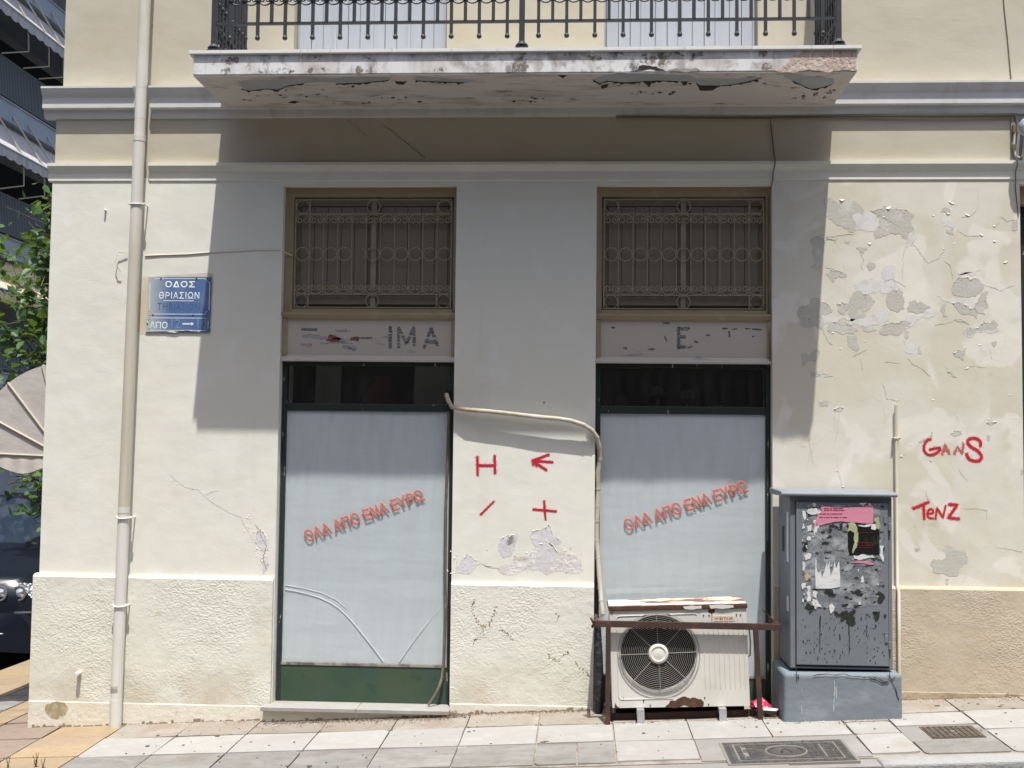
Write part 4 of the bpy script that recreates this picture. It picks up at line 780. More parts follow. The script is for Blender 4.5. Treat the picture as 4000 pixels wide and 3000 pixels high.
spray('graffiti_letter', 3000, [[(1505,605),(1530,520),(1567,600)],[(1515,572),(1560,572)]], .0125, M_SPRAYF)
spray('graffiti_letter', 3000, [[(1612,600),(1638,540),(1676,605),(1690,510)]], .0130, M_SPRAYF)
spray('graffiti_letter', 3000, [[(1838,530),(1832,492),(1790,468),(1740,475),(1725,508),(1760,545),(1810,575),(1845,620),(1833,655),(1790,665),(1740,648),(1716,605)]], .0165, curvy=True)
spray('graffiti_letter', 3000, [[(1257,1075),(1320,1048),(1385,1020)],[(1345,1045),(1350,1160)]], .0150)
spray('graffiti_letter', 3000, [[(1385,1122),(1425,1112),(1422,1085),(1395,1083),(1378,1118),(1388,1152),(1425,1160)]], .0105, curvy=True)
spray('graffiti_letter', 3000, [[(1448,1163),(1460,1068),(1512,1155),(1535,1052)]], .0115)
spray('graffiti_letter', 3000, [[(1565,1040),(1638,1042),(1600,1095),(1556,1155),(1650,1164)]], .0150)

# ================================================================ things fixed to the front
# drainpipe
D_ = thing('drainpipe', 'beige plastic drainpipe running down the left end of the facade', 'drainpipe', (-2.667, -.075, gz(-2.667)))
def px_at(z): return -2.668+.012*max(0, z)
def pseg(nm, z0, z1, r_, m_): MB().tube([(px_at(z0), -.075, z0), (px_at((z0+z1)/2), -.075, (z0+z1)/2), (px_at(z1), -.075, z1)], r_, 24).obj(nm, m_, D_, smooth=True)
pseg('pipe_length', 3.605, 5.6, .0335, M_PVC); pseg('pipe_length', 3.42, 3.604, .0335, M_PVCW); pseg('pipe_length', 3.28, 3.42, .0330, M_PVC)
pseg('pipe_length', 1.115, 3.33, .0345, M_PVC); pseg('pipe_socket', 3.285, 3.32, .0362, M_PVC); pseg('pipe_length', -.150, 1.116, .0335, M_PVCW); pseg('pipe_socket', 1.085, 1.120, .0350, M_PVCW)
pseg('tape_band', .052, .076, .0340, mat('grey_tape', (.33,.31,.28), .7)); pseg('tape_band', .078, .092, .0340, mat('pale_grey_tape', (.48,.46,.43), .7)); pseg('pipe_socket', -.155, .012, .0350, M_PVCW)
for z in (2.910, 1.060, .551):
    x = px_at(z); n = link('pipe_clip', MB().tube([(x+math.cos(t)*.0375, -.075+math.sin(t)*.0375, z-.006*math.sin(t)*-1) for t in [k*2*math.pi/24 for k in range(24)]], .0042, 6, True).mesh('pipe_clip', True), M_PVCW, D_)
    for s_ in (-1, 1): MB().lathe([(.006,-.008),(.008,0),(.006,.008)], (x+s_*.0445, -.078, z), (0,1,0), 8).obj('clip_screw', M_PVCW, n); MB().tube([(x+s_*.040,-.07,z),(x+s_*.040,0,z)], .004, 6).obj('clip_stem', M_PVCW, n)
# street signs
def sign_plate(name, label, x0, x1, z0, z1, tilt):
    Sg = thing(name, label, 'street sign', ((x0+x1)/2, 0, z0))
    MB().box(x0, x1, -.0085, -.0035, z0, z1).obj('plate', M_BLUE, Sg, bevel=.0015)
    r_ = .022; i = .011; L = MB(); X0, X1, Z0, Z1 = x0+i, x1-i, z0+i, z1-i
    if z1-z0 < .15: r_ = .014
    cor = []
    for cx, cz, a0 in ((X1,Z1,180),(X1,Z0,90),(X0,Z0,0),(X0,Z1,-90)):
        arc = [(cx+math.cos(R(a))*r_, -.0088, cz+math.sin(R(a))*r_) for a in ([a0+90*k/6 for k in range(7)] if False else [a0+15*k for k in range(7)])]
        cor.append(arc)
    order = [cor[0], cor[1], cor[2], cor[3]]
    path = []
    for (cx, cz, sx, sz) in ((X1,Z1,-1,-1),(X1,Z0,-1,1),(X0,Z0,1,1),(X0,Z1,1,-1)):
        arc = [(cx+sx*r_*math.cos(t*math.pi/12), -.0088, cz+sz*r_*math.sin(t*math.pi/12)) for t in range(7)]
        if (sx, sz) in ((-1,1), (1,-1)): arc = arc[::-1]
        if (sx, sz) == (-1,-1): pass
        path.append(arc)
    # join arcs clockwise from the top right corner
    pts = path[0] + path[1][::1] + path[2] + path[3]
    pts = path[0]+path[1]+path[2]+path[3]
    for a, b in zip(pts, pts[1:]+pts[:1]): L.stroke([a, b], .0034, .0005) if (Vector(a)-Vector(b)).length > .0005 else None
    L.obj('border_line', M_ENAMELW, Sg)
    return Sg
s1 = sign_plate('street_sign', 'blue enamel street name sign on the wall beside the drainpipe', -2.574, -2.191, 2.2515, 2.486, 0)
put_text('lettering', 'ΟΔΟΣ', .039, -2.381, -.0091, 2.440, M_ENAMELW, s1, bold=.030, width=.181, track=1.1)
put_text('lettering', 'ΘΡΙΑΣΙΩΝ', .041, -2.385, -.0091, 2.374, M_ENAMELW, s1, bold=.014, width=.245, track=1.15)
MB().box(-2.479, -2.295, -.0093, -.0087, 2.3400, 2.3440).obj('underline', M_ENAMELW, s1)
put_text('lettering', 'THRIASION', .041, -2.386, -.0091, 2.309, M_ENAMELF, s1, bold=.0, width=.255, track=1.15)
s2 = sign_plate('house_number_sign', 'narrow blue enamel sign with arrow and worn numbers, under the street name', -2.582, -2.194, 2.1545, 2.2500, 0)
put_text('lettering', 'ΑΠΟ', .0405, -2.504, -.0091, 2.195, M_ENAMELW, s2, bold=.016, width=.109)
put_text('lettering', '12', .057, -2.400, -.0091, 2.202, M_ENAMELG, s2, bold=.016, width=.057); put_text('lettering', '10', .057, -2.242, -.0091, 2.202, M_ENAMELG, s2, bold=.016, width=.057)
MB().plate([(-2.360,-.0091,2.2085),(-2.360,-.0091,2.2005),(-2.306,-.0091,2.2005),(-2.306,-.0091,2.1925),(-2.291,-.0091,2.2045),(-2.306,-.0091,2.2165),(-2.306,-.0091,2.2085)], .0005).obj('arrow', M_ENAMELW, s2)
MB().plate(jag([(-2.455,-.0092,2.1555),(-2.38,-.0092,2.157),(-2.335,-.0092,2.166),(-2.30,-.0092,2.161),(-2.258,-.0092,2.162),(-2.255,-.0092,2.1555)], .1, 2, rng), .0004).obj('chipped_enamel', M_FLAKE, s2)
for sg, pts in ((s1, ((-2.497,2.476),(-2.283,2.476),(-2.54,2.259),(-2.297,2.258))), (s2, ((-2.572,2.204),(-2.199,2.200)))):
    for x, z in pts: MB().lathe([(.0045,0),(.004,.003),(.002,.0045)], (x, -.0085, z), (0,-1,0), 8).obj('screw', M_RUST, sg)
# cables
def cable(name, pts, r_, m_, label): 
    o = MB().tube(pts, r_, 6).obj(name, m_, smooth=True); return tag(o, label, 'cable')
cable('wall_cable', [(-2.60,-.004,2.612),(-2.50,-.003,2.617),(-2.35,-.003,2.622),(-2.20,-.003,2.634),(-2.05,-.003,2.642),(-1.93,-.003,2.648),(-1.79,-.003,2.648),(-1.768,.02,2.644),(-1.72,.05,2.622)], .0034, M_CABLEW, 'thin painted cable crossing the wall from drainpipe to grilled window')
cable('loose_wire', [(-2.705,-.012,2.628),(-2.76,-.02,2.632),(-2.770,-.03,2.585),(-2.757,-.03,2.545),(-2.739,-.02,2.514)], .0030, M_CABLEW, 'short bent loose wire left of the drainpipe')
cable('cornice_cable', [(x, -.012-.003*math.sin(x*4), 3.432+.003*math.sin(x*5)) for x in [.2+.05*k for k in range(46)]]+[(2.49,-.014,3.432),(2.505,-.014,3.39),(2.50,-.03,3.33)], .006, M_CABLE, 'bundled dark cable under the cornice on the right')
cable('wall_cable', [(1.093,-.03,3.42),(1.102,-.005,3.38),(1.110,-.004,3.30),(1.118,-.006,3.22),(1.120,-.034,3.175),(1.118,-.036,3.14),(1.112,-.014,3.11),(1.110,-.011,3.06),(1.100,-.01,3.02),(1.094,.045,2.96),(1.092,.045,2.6),(1.094,.045,2.3),(1.098,.03,2.05),(1.096,.03,1.99),(1.086,.03,1.97),(1.090,.03,1.985)], .0035, M_CABLE, 'thin cable dropping beside the second grilled window')
cable('wall_wire', [(2.438,.026,4.4),(2.452,.026,4.1),(2.470,.026,3.9),(2.487,.024,3.66)], .0028, M_CABLE, 'thin dark wire hanging on the upper wall at right')
cable('wall_wire', [(2.492,-.005,3.25),(2.494,-.034,3.175),(2.494,-.036,3.14),(2.492,-.013,3.11),(2.492,-.010,3.06),(2.494,-.004,3.0),(2.508,-.003,2.85)], .0028, M_CABLE, 'thin wire below the wall lamp at the right edge')
# wall lamp at the right edge
LA = thing('wall_lamp', 'round bluish bulkhead lamp on a bracket at the right edge of the facade', 'lamp', (2.535, 0, 3.2))
MB().box(2.47, 2.60, -.012, .018, 3.17, 3.42).obj('back_plate', M_CONC, LA, bevel=.003)
MB().tube([(2.535,-.012,3.38),(2.535,-.06,3.37),(2.535,-.09,3.35)], .012, 8).obj('bracket', M_CABLE, LA)
MB().lathe([(.02,0),(.058,.012),(.060,.03),(.052,.042)], (2.538,-.085,3.345), (0,-1,-.15), 20).obj('lamp_housing', mat('pale_blue_housing', (.30,.37,.43), .4, spec=.5), LA, smooth=True)
MB().lathe([(.05,.040),(.045,.055),(.028,.066),(.005,.070)], (2.538,-.085,3.345), (0,-1,-.15), 20).obj('lamp_glass', mat('bluish_lamp_glass', (.42,.52,.60), .2, spec=.6), LA, smooth=True)
MB().tube([(2.488,-.02,3.34),(2.482,-.02,3.25),(2.488,-.022,3.20),(2.508,-.024,3.185),(2.53,-.022,3.20),(2.536,-.02,3.25)], .0055, 6).obj('lamp_flex', M_CABLEW, LA, smooth=True)
MB().box(2.474, 2.490, -.03, -.012, 3.335, 3.375).obj('cable_gland', M_CABLE, LA); MB().box(2.472, 2.492, -.03, -.012, 3.235, 3.262).obj('cable_gland', M_CABLE, LA)
# beige conduit beside the cabinet
CO = thing('conduit', 'beige vertical conduit on the wall behind the grey utility cabinet', 'conduit', (1.802, -.02, gz(1.8)))
MB().tube([(1.802,-.022,1.755),(1.802,-.022,.735),(1.802,-.052,.70),(1.802,-.052,.05)], .0092, 12).obj('pipe_length', M_PVC, CO, smooth=True)
cl = link('pipe_clip', MB().box(1.783, 1.822, -.034, -.001, 1.560, 1.574).mesh('pipe_clip'), M_PVC, CO, bevel=.003)
for x in (1.786, 1.819): MB().lathe([(.004,0),(.003,.004)], (x,-.034,1.567), (0,-1,0), 8).obj('clip_screw', M_CABLE, cl)
# insulated pipe across the pillar and hose on the first window
HA = thing('insulated_pipe', 'dirty white wrapped pipe bending across the pillar and down to the air conditioner', 'pipe', (.12, -.04, .55))
pts = [(-.785,.05,1.80),(-.770,.01,1.765),(-.745,-.03,1.724),(-.655,-.045,1.708),(-.534,-.048,1.700),(-.392,-.05,1.686),(-.224,-.052,1.667),(-.12,-.052,1.660),(-.05,-.05,1.649),(.023,-.045,1.626),(.070,-.035,1.597),(.098,-.02,1.560),(.114,.0,1.50),(.118,.02,1.436),(.108,.03,1.357),(.110,.03,1.264),(.107,.03,1.164),(.104,.025,1.078),(.103,.02,.966),(.112,.01,.868),(.120,-.02,.769),(.130,-.05,.632),(.140,-.08,.547)]
MB().tube(pts, lambda t: .0135*(1+.10*math.sin(t*70)+.05*math.sin(t*190)), 10).obj('pipe_wrap', M_HOSE, HA, smooth=True)
MB().box(-.792, -.758, .052, .0655, 1.755, 1.825).obj('wall_sleeve', M_BLACK, HA)
for k in range(14):
    i = 9+k; 
    if i < len(pts)-1: a, b = Vector(pts[i]), Vector(pts[i+1]); MB().tube([a, a+(b-a).normalized()*.012], .0152, 8).obj('tape_turn', M_HOSE, HA, smooth=True)
hb = MB().tube([(-.770,.055,1.70),(-.774,.055,1.45),(-.780,.052,1.115),(-.778,.05,.745),(-.772,.05,.538),(-.777,.048,.271),(-.787,.04,.151),(-.800,.03,.105),(-.822,.018,.060),(-.842,.008,.028),(-.860,-.002,.004)], .0085, 10).obj('drain_hose', M_HOSEB, smooth=True)
tag(hb, 'brown drain hose running down the right edge of the first shop window', 'hose')

# ================================================================ air conditioner
AX0, AW, AH, AD = .190, .742, .552, .26
A = thing('air_conditioner', 'old white outdoor air conditioner unit with rusted top behind brown bars', 'air conditioner', (AX0, -.340, .080))
A.rotation_euler = (0, R(-2.2), 0)
WM[A.name] = Matrix.Identity(4)     # parts below are modelled in the unit's own coordinates: x right, y back, z up
mb = MB(); cx, cz, ro = .258, .290, .203; n = 48
# front sheet with round opening
sq = []
for k in range(n):
    t = 2*math.pi*k/n; dx, dz = math.cos(t), math.sin(t)
    lim = min((AW*.60-cx if dx > 0 else cx)/max(abs(dx), 1e-6), ((AH-cz) if dz > 0 else cz)/max(abs(dz), 1e-6)); sq.append((cx+dx*lim, 0, cz+dz*lim))
ci = [(cx+math.cos(2*math.pi*k/n)*ro, 0, cz+math.sin(2*math.pi*k/n)*ro) for k in range(n)]
cb = [(x, .05, z) for x, _, z in ci]
mb.add(sq+ci+cb, [(k, n+k, n+(k+1)%n, (k+1)%n) for k in range(n)]+[(n+k, 2*n+k, 2*n+(k+1)%n, n+(k+1)%n) for k in range(n)])
for c_ in ((0,0),(0,AH),(AW*.60,0),(AW*.60,AH)):
    d_ = sorted(sq, key=lambda p: (p[0]-c_[0])**2+(p[2]-c_[1])**2)[:2]; mb.add([(c_[0],0,c_[1]), d_[0], d_[1]], [(0,1,2)])
mb.add([(AW*.6,0,0),(AW,0,0),(AW,0,AH),(AW*.6,0,AH),(AW,AD,0),(AW,AD,AH),(0,AD,0),(0,AD,AH),(0,0,0),(0,0,AH)], [(0,1,2,3),(1,4,5,2),(8,9,7,6),(4,6,7,5),(8,6,4,1),(9,2,5,7)])
mb.obj('casing', M_AC, A)
MB().lathe([(.0,.0),(.205,.0)], (cx, .135, cz), (0,-1,0), 32).obj('fan_cavity', M_BLACK, A)
MB().lathe([(.204,0),(.204,.085)], (cx,.135,cz), (0,-1,0), 32).obj('fan_shroud', M_BLACK, A)
fb = MB()
for k in range(3):
    a = 2*math.pi*k/3+.5; vv = []; 
    for i in range(6):
        r_ = .05+.145*i/5
        for j, (da, dy) in enumerate(((0,.095),(.45,.075),(.95,.055))): vv.append((cx+math.cos(a+da*(1-.25*i/5))*r_, dy, cz+math.sin(a+da*(1-.25*i/5))*r_))
    fb.add(vv, [(i*3+j, i*3+j+1, i*3+j+4, i*3+j+3) for i in range(5) for j in range(2)])
fb.lathe([(.05,.0),(.05,.05),(.04,.06)], (cx,.10,cz), (0,-1,0), 20); fb.obj('fan', M_FAN, A, smooth=True)
gr = link('fan_grille', MB().tube([(cx+math.cos(t)*.208, -.006, cz+math.sin(t)*.208) for t in [k*2*math.pi/48 for k in range(48)]], .0026, 6, True).mesh('fan_grille'), M_WIRE, A)
for i in range(15):
    r_ = .060+i*.0098
    MB().tube([(cx+math.cos(t)*r_, -.010+.004*(r_/.2)**2, cz+math.sin(t)*r_) for t in [k*2*math.pi/40 for k in range(40)]], .0011, 5, True).obj('grille_ring', M_WIRE, gr)
for k in range(8):
    t = k*math.pi/4+.02; MB().tube([(cx+math.cos(t)*.05,-.012,cz+math.sin(t)*.05),(cx+math.cos(t)*.214,-.006,cz+math.sin(t)*.214)], .0022, 5).obj('grille_spoke', M_WIRE, gr)
MB().tube([(cx+.002+math.cos(t)*.222, -.005, cz-.006+math.sin(t)*.226) for t in [k*2*math.pi/48 for k in range(48)]], .0018, 5, True).obj('loose_wire_ring', M_WIRE, gr)
MB().lathe([(.054,-.006),(.054,.010),(.048,.016),(.040,.017),(.037,.013),(.030,.013),(.022,.015),(.005,.016)], (cx,-.004,cz), (0,-1,0), 28).obj('hub_cap', M_ACW, gr, smooth=True)
# pressed rim round the fan panel and ribs on the right
MB().tube([(.036,-.001,.060),(.036,-.001,AH-.075),(.042,-.001,AH-.062),(.055,-.001,AH-.058),(.462,-.001,AH-.052),(.475,-.001,AH-.058)], .0022, 6).obj('pressed_rim', M_AC, A, smooth=True)
MB().tube([(.036,-.001,.062),(.042,-.001,.048),(.060,-.001,.045),(.33,-.001,.048)], .0022, 6).obj('pressed_rim', M_AC, A, smooth=True)
for k in range(9):
    x = .508+.0268*k; MB().box(x-.0016, x+.0016, -.0028, .001, .10+.0*k, AH-.075).obj('pressed_rib', M_AC, A)
MB().box(-.006, AW+.006, -.008, AD+.004, AH-.028, AH-.004).obj('top_cover', M_RUST, A, bevel=.004); MB().add([(-.004,-.006,AH-.0025),(AW+.004,-.006,AH-.0025),(AW+.004,AD+.002,AH+.006),(-.004,AD+.002,AH-.001)], [(0,1,2,3)]).obj('top_sheet', M_RUSTTOP, A)
def acpoly(pts, m_, nm, y=-.0012, amp=.15): MB().plate(jag([(x, y, z) for x, z in pts], amp, 3, rng), .001).obj(nm, m_, A)
acpoly([(.285,.002),(.31,.030),(.325,.036),(.345,.034),(.37,.052),(.40,.054),(.42,.044),(.445,.050),(.455,.044),(.48,.040),(.495,.020),(.49,.002)], M_RUST, 'rust_patch')
acpoly([(.535,AH-.032),(.575,AH-.030),(.570,AH-.048),(.555,AH-.056),(.538,AH-.048)], M_RUST, 'rust_patch')
acpoly([(.552,AH-.055),(.558,AH-.055),(.5555,AH-.115),(.553,AH-.115)], mat('orange_rust_run', (.42,.26,.11), .8), 'rust_run', amp=.03)
acpoly([(.40,AH-.012),(.50,AH-.010),(.50,AH-.024),(.41,AH-.026)], M_AC, 'paint_remnant', -.0092, .045); acpoly([(.54,AH-.008),(.67,AH-.010),(.675,AH-.022),(.55,AH-.026)], M_AC, 'paint_remnant', -.0092, .045)
acpoly([(.0,AH-.034),(.022,AH-.034),(.02,AH-.045),(.004,AH-.048)], MATS['orange_rust_run'], 'rust_patch'); acpoly([(.01,.0),(.04,.0),(.02,.02),(.012,.03)], M_RUST, 'rust_patch')
lab = link('name_label', MB().box(.560, .678, -.0016, .0005, AH-.096, AH-.066).mesh('name_label'), mat('cream_label', (.62,.55,.45), .6), A)
put_text('lettering', 'WESTAIR', .0125, .619, -.0022, AH-.081, mat('brick_red_print', (.42,.09,.06), .6), A, bold=.02, width=.100)
for x, z in ((.17,.036),(.205,.012),(.52,.012),(.50,.048),(.51,AH-.062),(.54,AH-.062),(.688,AH-.062),(.71,AH-.062)): MB().lathe([(.004,0),(.003,.003)], (x,-.001,z), (0,-1,0), 8).obj('screw', M_RUST, A)
MB().tube([(AW,.06,.42),(AW+.02,.06,.40),(AW+.024,.06,.33),(AW+.018,.06,.26),(AW,.06,.25)], .005, 6).obj('power_flex', M_CABLE, A, smooth=True)
for x in (.150, .590):
    fx = link('mounting_foot', MB().box(x-.020, x+.020, -.046, .05, -.012, -.002).mesh('mounting_foot'), M_CHROME, A, bevel=.002)
    zz = -.078 if x < .3 else -.074
    MB().box(x-.020, x+.020, -.046, -.038, zz, -.012).obj('foot_plate', M_CHROME, fx, bevel=.002); MB().box(x-.021, x-.017, -.029, .04, -.030, -.012).obj('foot_flange', M_CHROME, fx); MB().box(x+.017, x+.021, -.029, .04, -.030, -.012).obj('foot_flange', M_CHROME, fx)
    MB().box(x-.020, x+.020, -.066, -.0465, zz-.004, zz+.004).obj('foot_toe', M_CHROME, fx, bevel=.002)
MB().box(.02, AW-.02, .09, AD, -.060, -.004).obj('base_tray', M_BLACK, A)  # coloured black to paint the shade of the void under the unit
# black lagged pipe bundle beside it
lp = MB().tube([(.110,-.10,.535),(.108,-.11,.50),(.112,-.115,.43),(.117,-.12,.31),(.121,-.12,.16),(.120,-.12,.045),(.118,-.12,.01)], lambda t: .022*(1+.12*math.sin(t*31)+.08*math.sin(t*77)), 12).obj('lagged_pipe', M_WRAP, smooth=True)
tag(lp, 'black foam lagged pipe bundle between pillar and air conditioner', 'pipe')
# ---- brown steel guard
G_ = thing('steel_guard', 'brown painted steel bar guard around the air conditioner', 'guard frame', (.6, -.37, gz(.6, -.37)))
YG = -.374
MB().box(.090, 1.090, YG-.012, YG+.012, .521, .555).obj('top_bar', M_CAGE, G_, bevel=.002)
def leg(x0, x1, z0, z1, w_, y=YG): MB().hexa([(x0,y-.0145,z0),(x0+w_,y-.0145,z0),(x0+w_,y+.010,z0),(x0,y+.010,z0),(x1,y-.0145,z1),(x1+w_,y-.0145,z1),(x1+w_,y+.010,z1),(x1,y+.010,z1)]).obj('upright_bar', M_CAGE, G_, bevel=.002)
leg(.150, .150, gz(.15,-.37)-.002, .545, .027); leg(.968, .941, gz(.97,-.37)-.002, .545, .027)
MB().hexa([(.178,-.300,gz(.18,-.3)),(1.09,-.300,gz(1.09,-.3)),(1.09,-.280,gz(1.09,-.3)),(.178,-.280,gz(.18,-.3)),(.178,-.300,gz(.18,-.3)+.036),(1.09,-.300,gz(1.09,-.3)+.036),(1.09,-.280,gz(1.09,-.3)+.036),(.178,-.280,gz(.18,-.3)+.036)]).obj('bottom_bar', M_CAGE, G_, bevel=.002)
for x in (.092, 1.072): MB().box(x, x+.018, YG+.0122, -.035, .518, .546).obj('side_bar', M_CAGE, G_, bevel=.002)
for x in (.156, .968): MB().box(x, x+.02, YG+.0122, -.035, gz(x,-.2)+.002, gz(x,-.2)+.03).obj('side_bar', M_CAGE, G_)
MB().tube([(.085,-.36,.545),(.07,-.33,.56),(.085,-.31,.53),(.10,-.34,.515),(.08,-.36,.53),(.09,-.33,.55),(.075,-.34,.51)], .006, 6).obj('wire_knot', M_RUST, G_, smooth=True)
MB().add([(.105,-.33,.555),(.128,-.32,.585),(.148,-.31,.580),(.125,-.325,.548)], [(0,1,2,3)]).obj('bent_tab', M_CONC, G_)
MB().tube([(1.03,-.12,.60),(1.06,-.22,.57),(1.085,-.33,.55)], .004, 6).obj('tie_rod', M_RUST, G_)
# litter beside it
lb = MB(); rr = random.Random(5); nx, ny = 7, 5; vv = []
for j in range(ny+1):
    for i in range(nx+1):
        u, v = i/nx, j/ny; vv.append((.945+.15*u+rr.uniform(-.006,.006), -.30+.09*v, gz(1,-.25)+.045+.055*math.sin(math.pi*v)*math.sin(math.pi*min(1,u*1.1+.05))-.03*u+rr.uniform(-.006,.006)))
lb.add(vv, [(j*(nx+1)+i, j*(nx+1)+i+1, (j+1)*(nx+1)+i+1, (j+1)*(nx+1)+i) for j in range(ny) for i in range(nx)])
o = lb.obj('snack_bag', mat('glossy_pink_foil', (.62,.03,.12), .35, [dict(c=(.75,.40,.08), s=22, lo=.58, hi=.62), dict(c=(.8,.5,.55), s=9, lo=.62, hi=.68)], spec=.5), bevel=0); o.modifiers.new('thick', 'SOLIDIFY').thickness = .002; tag(o, 'crumpled pink snack bag lying beside the air conditioner', 'litter')
o = MB().plate([(1.00,-.345,gz(1,-.3)+.042),(1.07,-.35,gz(1,-.3)+.040),(1.09,-.32,gz(1,-.3)+.045),(1.02,-.31,gz(1,-.3)+.048)], -.002, (0,0,1)).obj('paper_scrap', M_PWHITE); tag(o, 'small white paper scrap in front of the pink bag', 'litter')

# ================================================================ utility cabinet
CB = thing('utility_cabinet', 'blue grey metal utility cabinet with torn posters on a concrete base', 'cabinet', (1.405, -.25, gz(1.4,-.25)))
FY = -.400
MB().box(1.137, 1.678, FY, -.034, .325, 1.243).obj('body', M_CAB, CB, bevel=.004)
dr = link('door', MB().box(1.168, 1.655, FY-.012, FY-.0005, .345, 1.212).mesh('door'), M_CAB, CB, bevel=.004)
MB().box(1.164, 1.1675, FY-.0012, FY+.001, .335, 1.216).obj('door_gap', M_BLACK, CB); MB().box(1.164, 1.66, FY-.0014, FY+.001, .335, .3445).obj('door_gap', M_BLACK, CB); MB().box(1.6555, 1.6585, FY-.0012, FY+.001, .345, 1.216).obj('door_gap', M_BLACK, CB)
# rounded roof
prof = [(-.432,1.244),(-.438,1.252),(-.436,1.262),(-.424,1.268),(-.30,1.274),(-.10,1.278),(-.034,1.278),(-.034,1.244)]
MB().profx(prof, 1.085, 1.702).obj('roof', M_CABL, CB, bevel=.010, seg=3)
def basez(x): return gz(x, -.45)
bm_ = MB(); X0, X1, Y0, Y1 = 1.092, 1.716, -.452, -.034
bm_.hexa([(X0,Y0,basez(X0)-.03),(X1,Y0,basez(X1)-.03),(X1,Y1,basez(X1)-.03),(X0,Y1,basez(X0)-.03),(X0+.004,Y0+.004,.306),(X1-.002,Y0+.004,.314),(X1-.002,Y1,.318),(X0+.004,Y1,.312)])
bm_.obj('concrete_base', M_CABB, CB, bevel=.022, seg=4)
for pts in ([(240,780),(250,860),(248,905)], [(262,850),(265,890)]): 
    P = T(3000, 2250, pts, -.4535); MB().stroke(P, .004, .001).obj('crack', M_TAR, CB)
for pts, wd in (([(390,862),(470,850),(560,855),(640,845),(700,862),(790,868),(870,872),(930,895),(990,925),(1040,925)], .0035), ([(1040,810),(1050,870),(1080,930),(1105,980),(1130,1070)], .0035), ([(870,872),(940,880),(1000,915),(1060,905),(1100,870)], .003)):
    P = T(3000, 2250, pts, -.4535); q = [P[0]]
    for a, b in zip(P, P[1:]): q += [(a+b)/2+Vector((rng.uniform(-.004,.004),0,rng.uniform(-.004,.004))), b]
    MB().stroke(q, wd, .001, wob=.5).obj('crack', M_TAR, CB)
for pts in ([(572,905),(575,960),(570,1090),(568,1170)], [(588,960),(590,1060)], [(292,980),(294,1000)], [(292,1120),(290,1190)]): MB().stroke(T(3000, 2250, pts, -.4532), .0022, .0006, wob=.5).obj('paint_drip', M_PWHITE, CB)
# hinges
for oy, pts in ((1500, ((1012,1170),)), (1500, ((1052,1235),)), (2250, ((1022,545),(1055,600)))):
    for x, y in pts:
        c = onwall(3000+x/2.212, oy+y/2.212, FY-.014); MB().box(c.x-.008, c.x+.008, FY-.018, FY-.008, c.z-.020, c.z+.020).obj('hinge', M_CAB, CB, bevel=.002)
# posters and scraps on the door: crop coordinates of the photograph on the door plane
PY = FY-.0125
def paper(pts, m_, nm='poster', k=1, amp=.06, depth=2, curl=0., label=None):
    P = jag(T(3030, 1880, pts, PY-.0006*k, 2.764), amp, depth, rng); MB().plate(P, .0005).obj(nm, m_, dr, label=label)
paper([(285,250),(1120,250),(1130,1340),(310,1370)], M_GLUE, 'glue_residue', 1, .02); paper([(620,520),(780,500),(770,900),(720,910),(640,880)], M_GLUE, 'glue_residue', 2, .05); paper([(720,880),(1065,900),(1065,1320),(820,1310),(730,1080)], M_GLUE, 'glue_residue', 2, .05)
paper([(285,240),(1165,240),(1160,1385),(310,1390)], M_TARF, 'glue_speckle', 3, .02)
paper([(480,262),(1052,258),(1055,455),(1000,458),(940,452),(860,445),(780,440),(700,432),(640,436),(590,450),(520,465),(410,490),(440,400),(455,370),(440,345),(490,345),(495,300)], M_PINK, 'poster', 6, .05, 3, label='torn pink poster')
for r_ in range(4):
    y = (292, 312, 352, 390)[r_]; mb = MB(); x = 520 if r_ < 2 else 470
    while x < (735 if r_ != 2 else 700):
        l_ = rng.uniform(14, 60); P = T(3030, 1880, [(x,y-4),(x+l_,y-4),(x+l_,y+5),(x,y+5)], PY-.0044, 2.764); mb.plate(P, .0003); x += l_+9
    mb.obj('print_line', M_PINKINK, dr)
paper([(775,445),(850,440),(960,470),(1060,455),(1120,470),(1120,790),(950,792),(800,795),(780,720),(778,560)], M_PBLACK, 'poster', 4, .03, 2, label='torn glossy black and green poster')
paper([(778,450),(850,445),(880,500),(895,560),(890,650),(870,720),(840,775),(825,770),(855,660),(850,560),(800,530),(778,545)], M_PGREEN, 'poster_print', 5, .12); paper([(1060,400),(1120,380),(1118,520),(1075,505),(1090,460),(1065,430)], M_PGREEN, 'poster_print', 5, .12)
paper([(880,470),(960,475),(1030,458),(1020,485),(930,490)], M_PWHITE, 'paper_scrap', 6, .1); paper([(1030,465),(1085,458),(1082,525),(1030,515)], M_PWHITE, 'paper_scrap', 6, .08)
for y in (552, 665, 690, 715): MB().stroke(T(3030, 1880, [(870+rng.uniform(0,30),y),(1050,y+rng.uniform(-6,6))], PY-.0036, 2.764), .0022, .0003, wob=.4).obj('print_line', mat('dark_red_ink', (.20,.015,.03), .6) if 'dark_red_ink' not in MATS else MATS['dark_red_ink'], dr)
paper([(430,835),(442,850),(440,920),(455,985),(475,985),(480,965),(490,990),(502,1035),(530,960),(555,870),(562,935),(582,855),(583,940),(592,1025),(620,960),(640,865),(652,935),(660,925),(685,850),(690,950),(697,1140),(600,1158),(430,1158),(425,1000)], M_PWHITE, 'paper_scrap', 5, .02, 1, label='white paper torn into points')
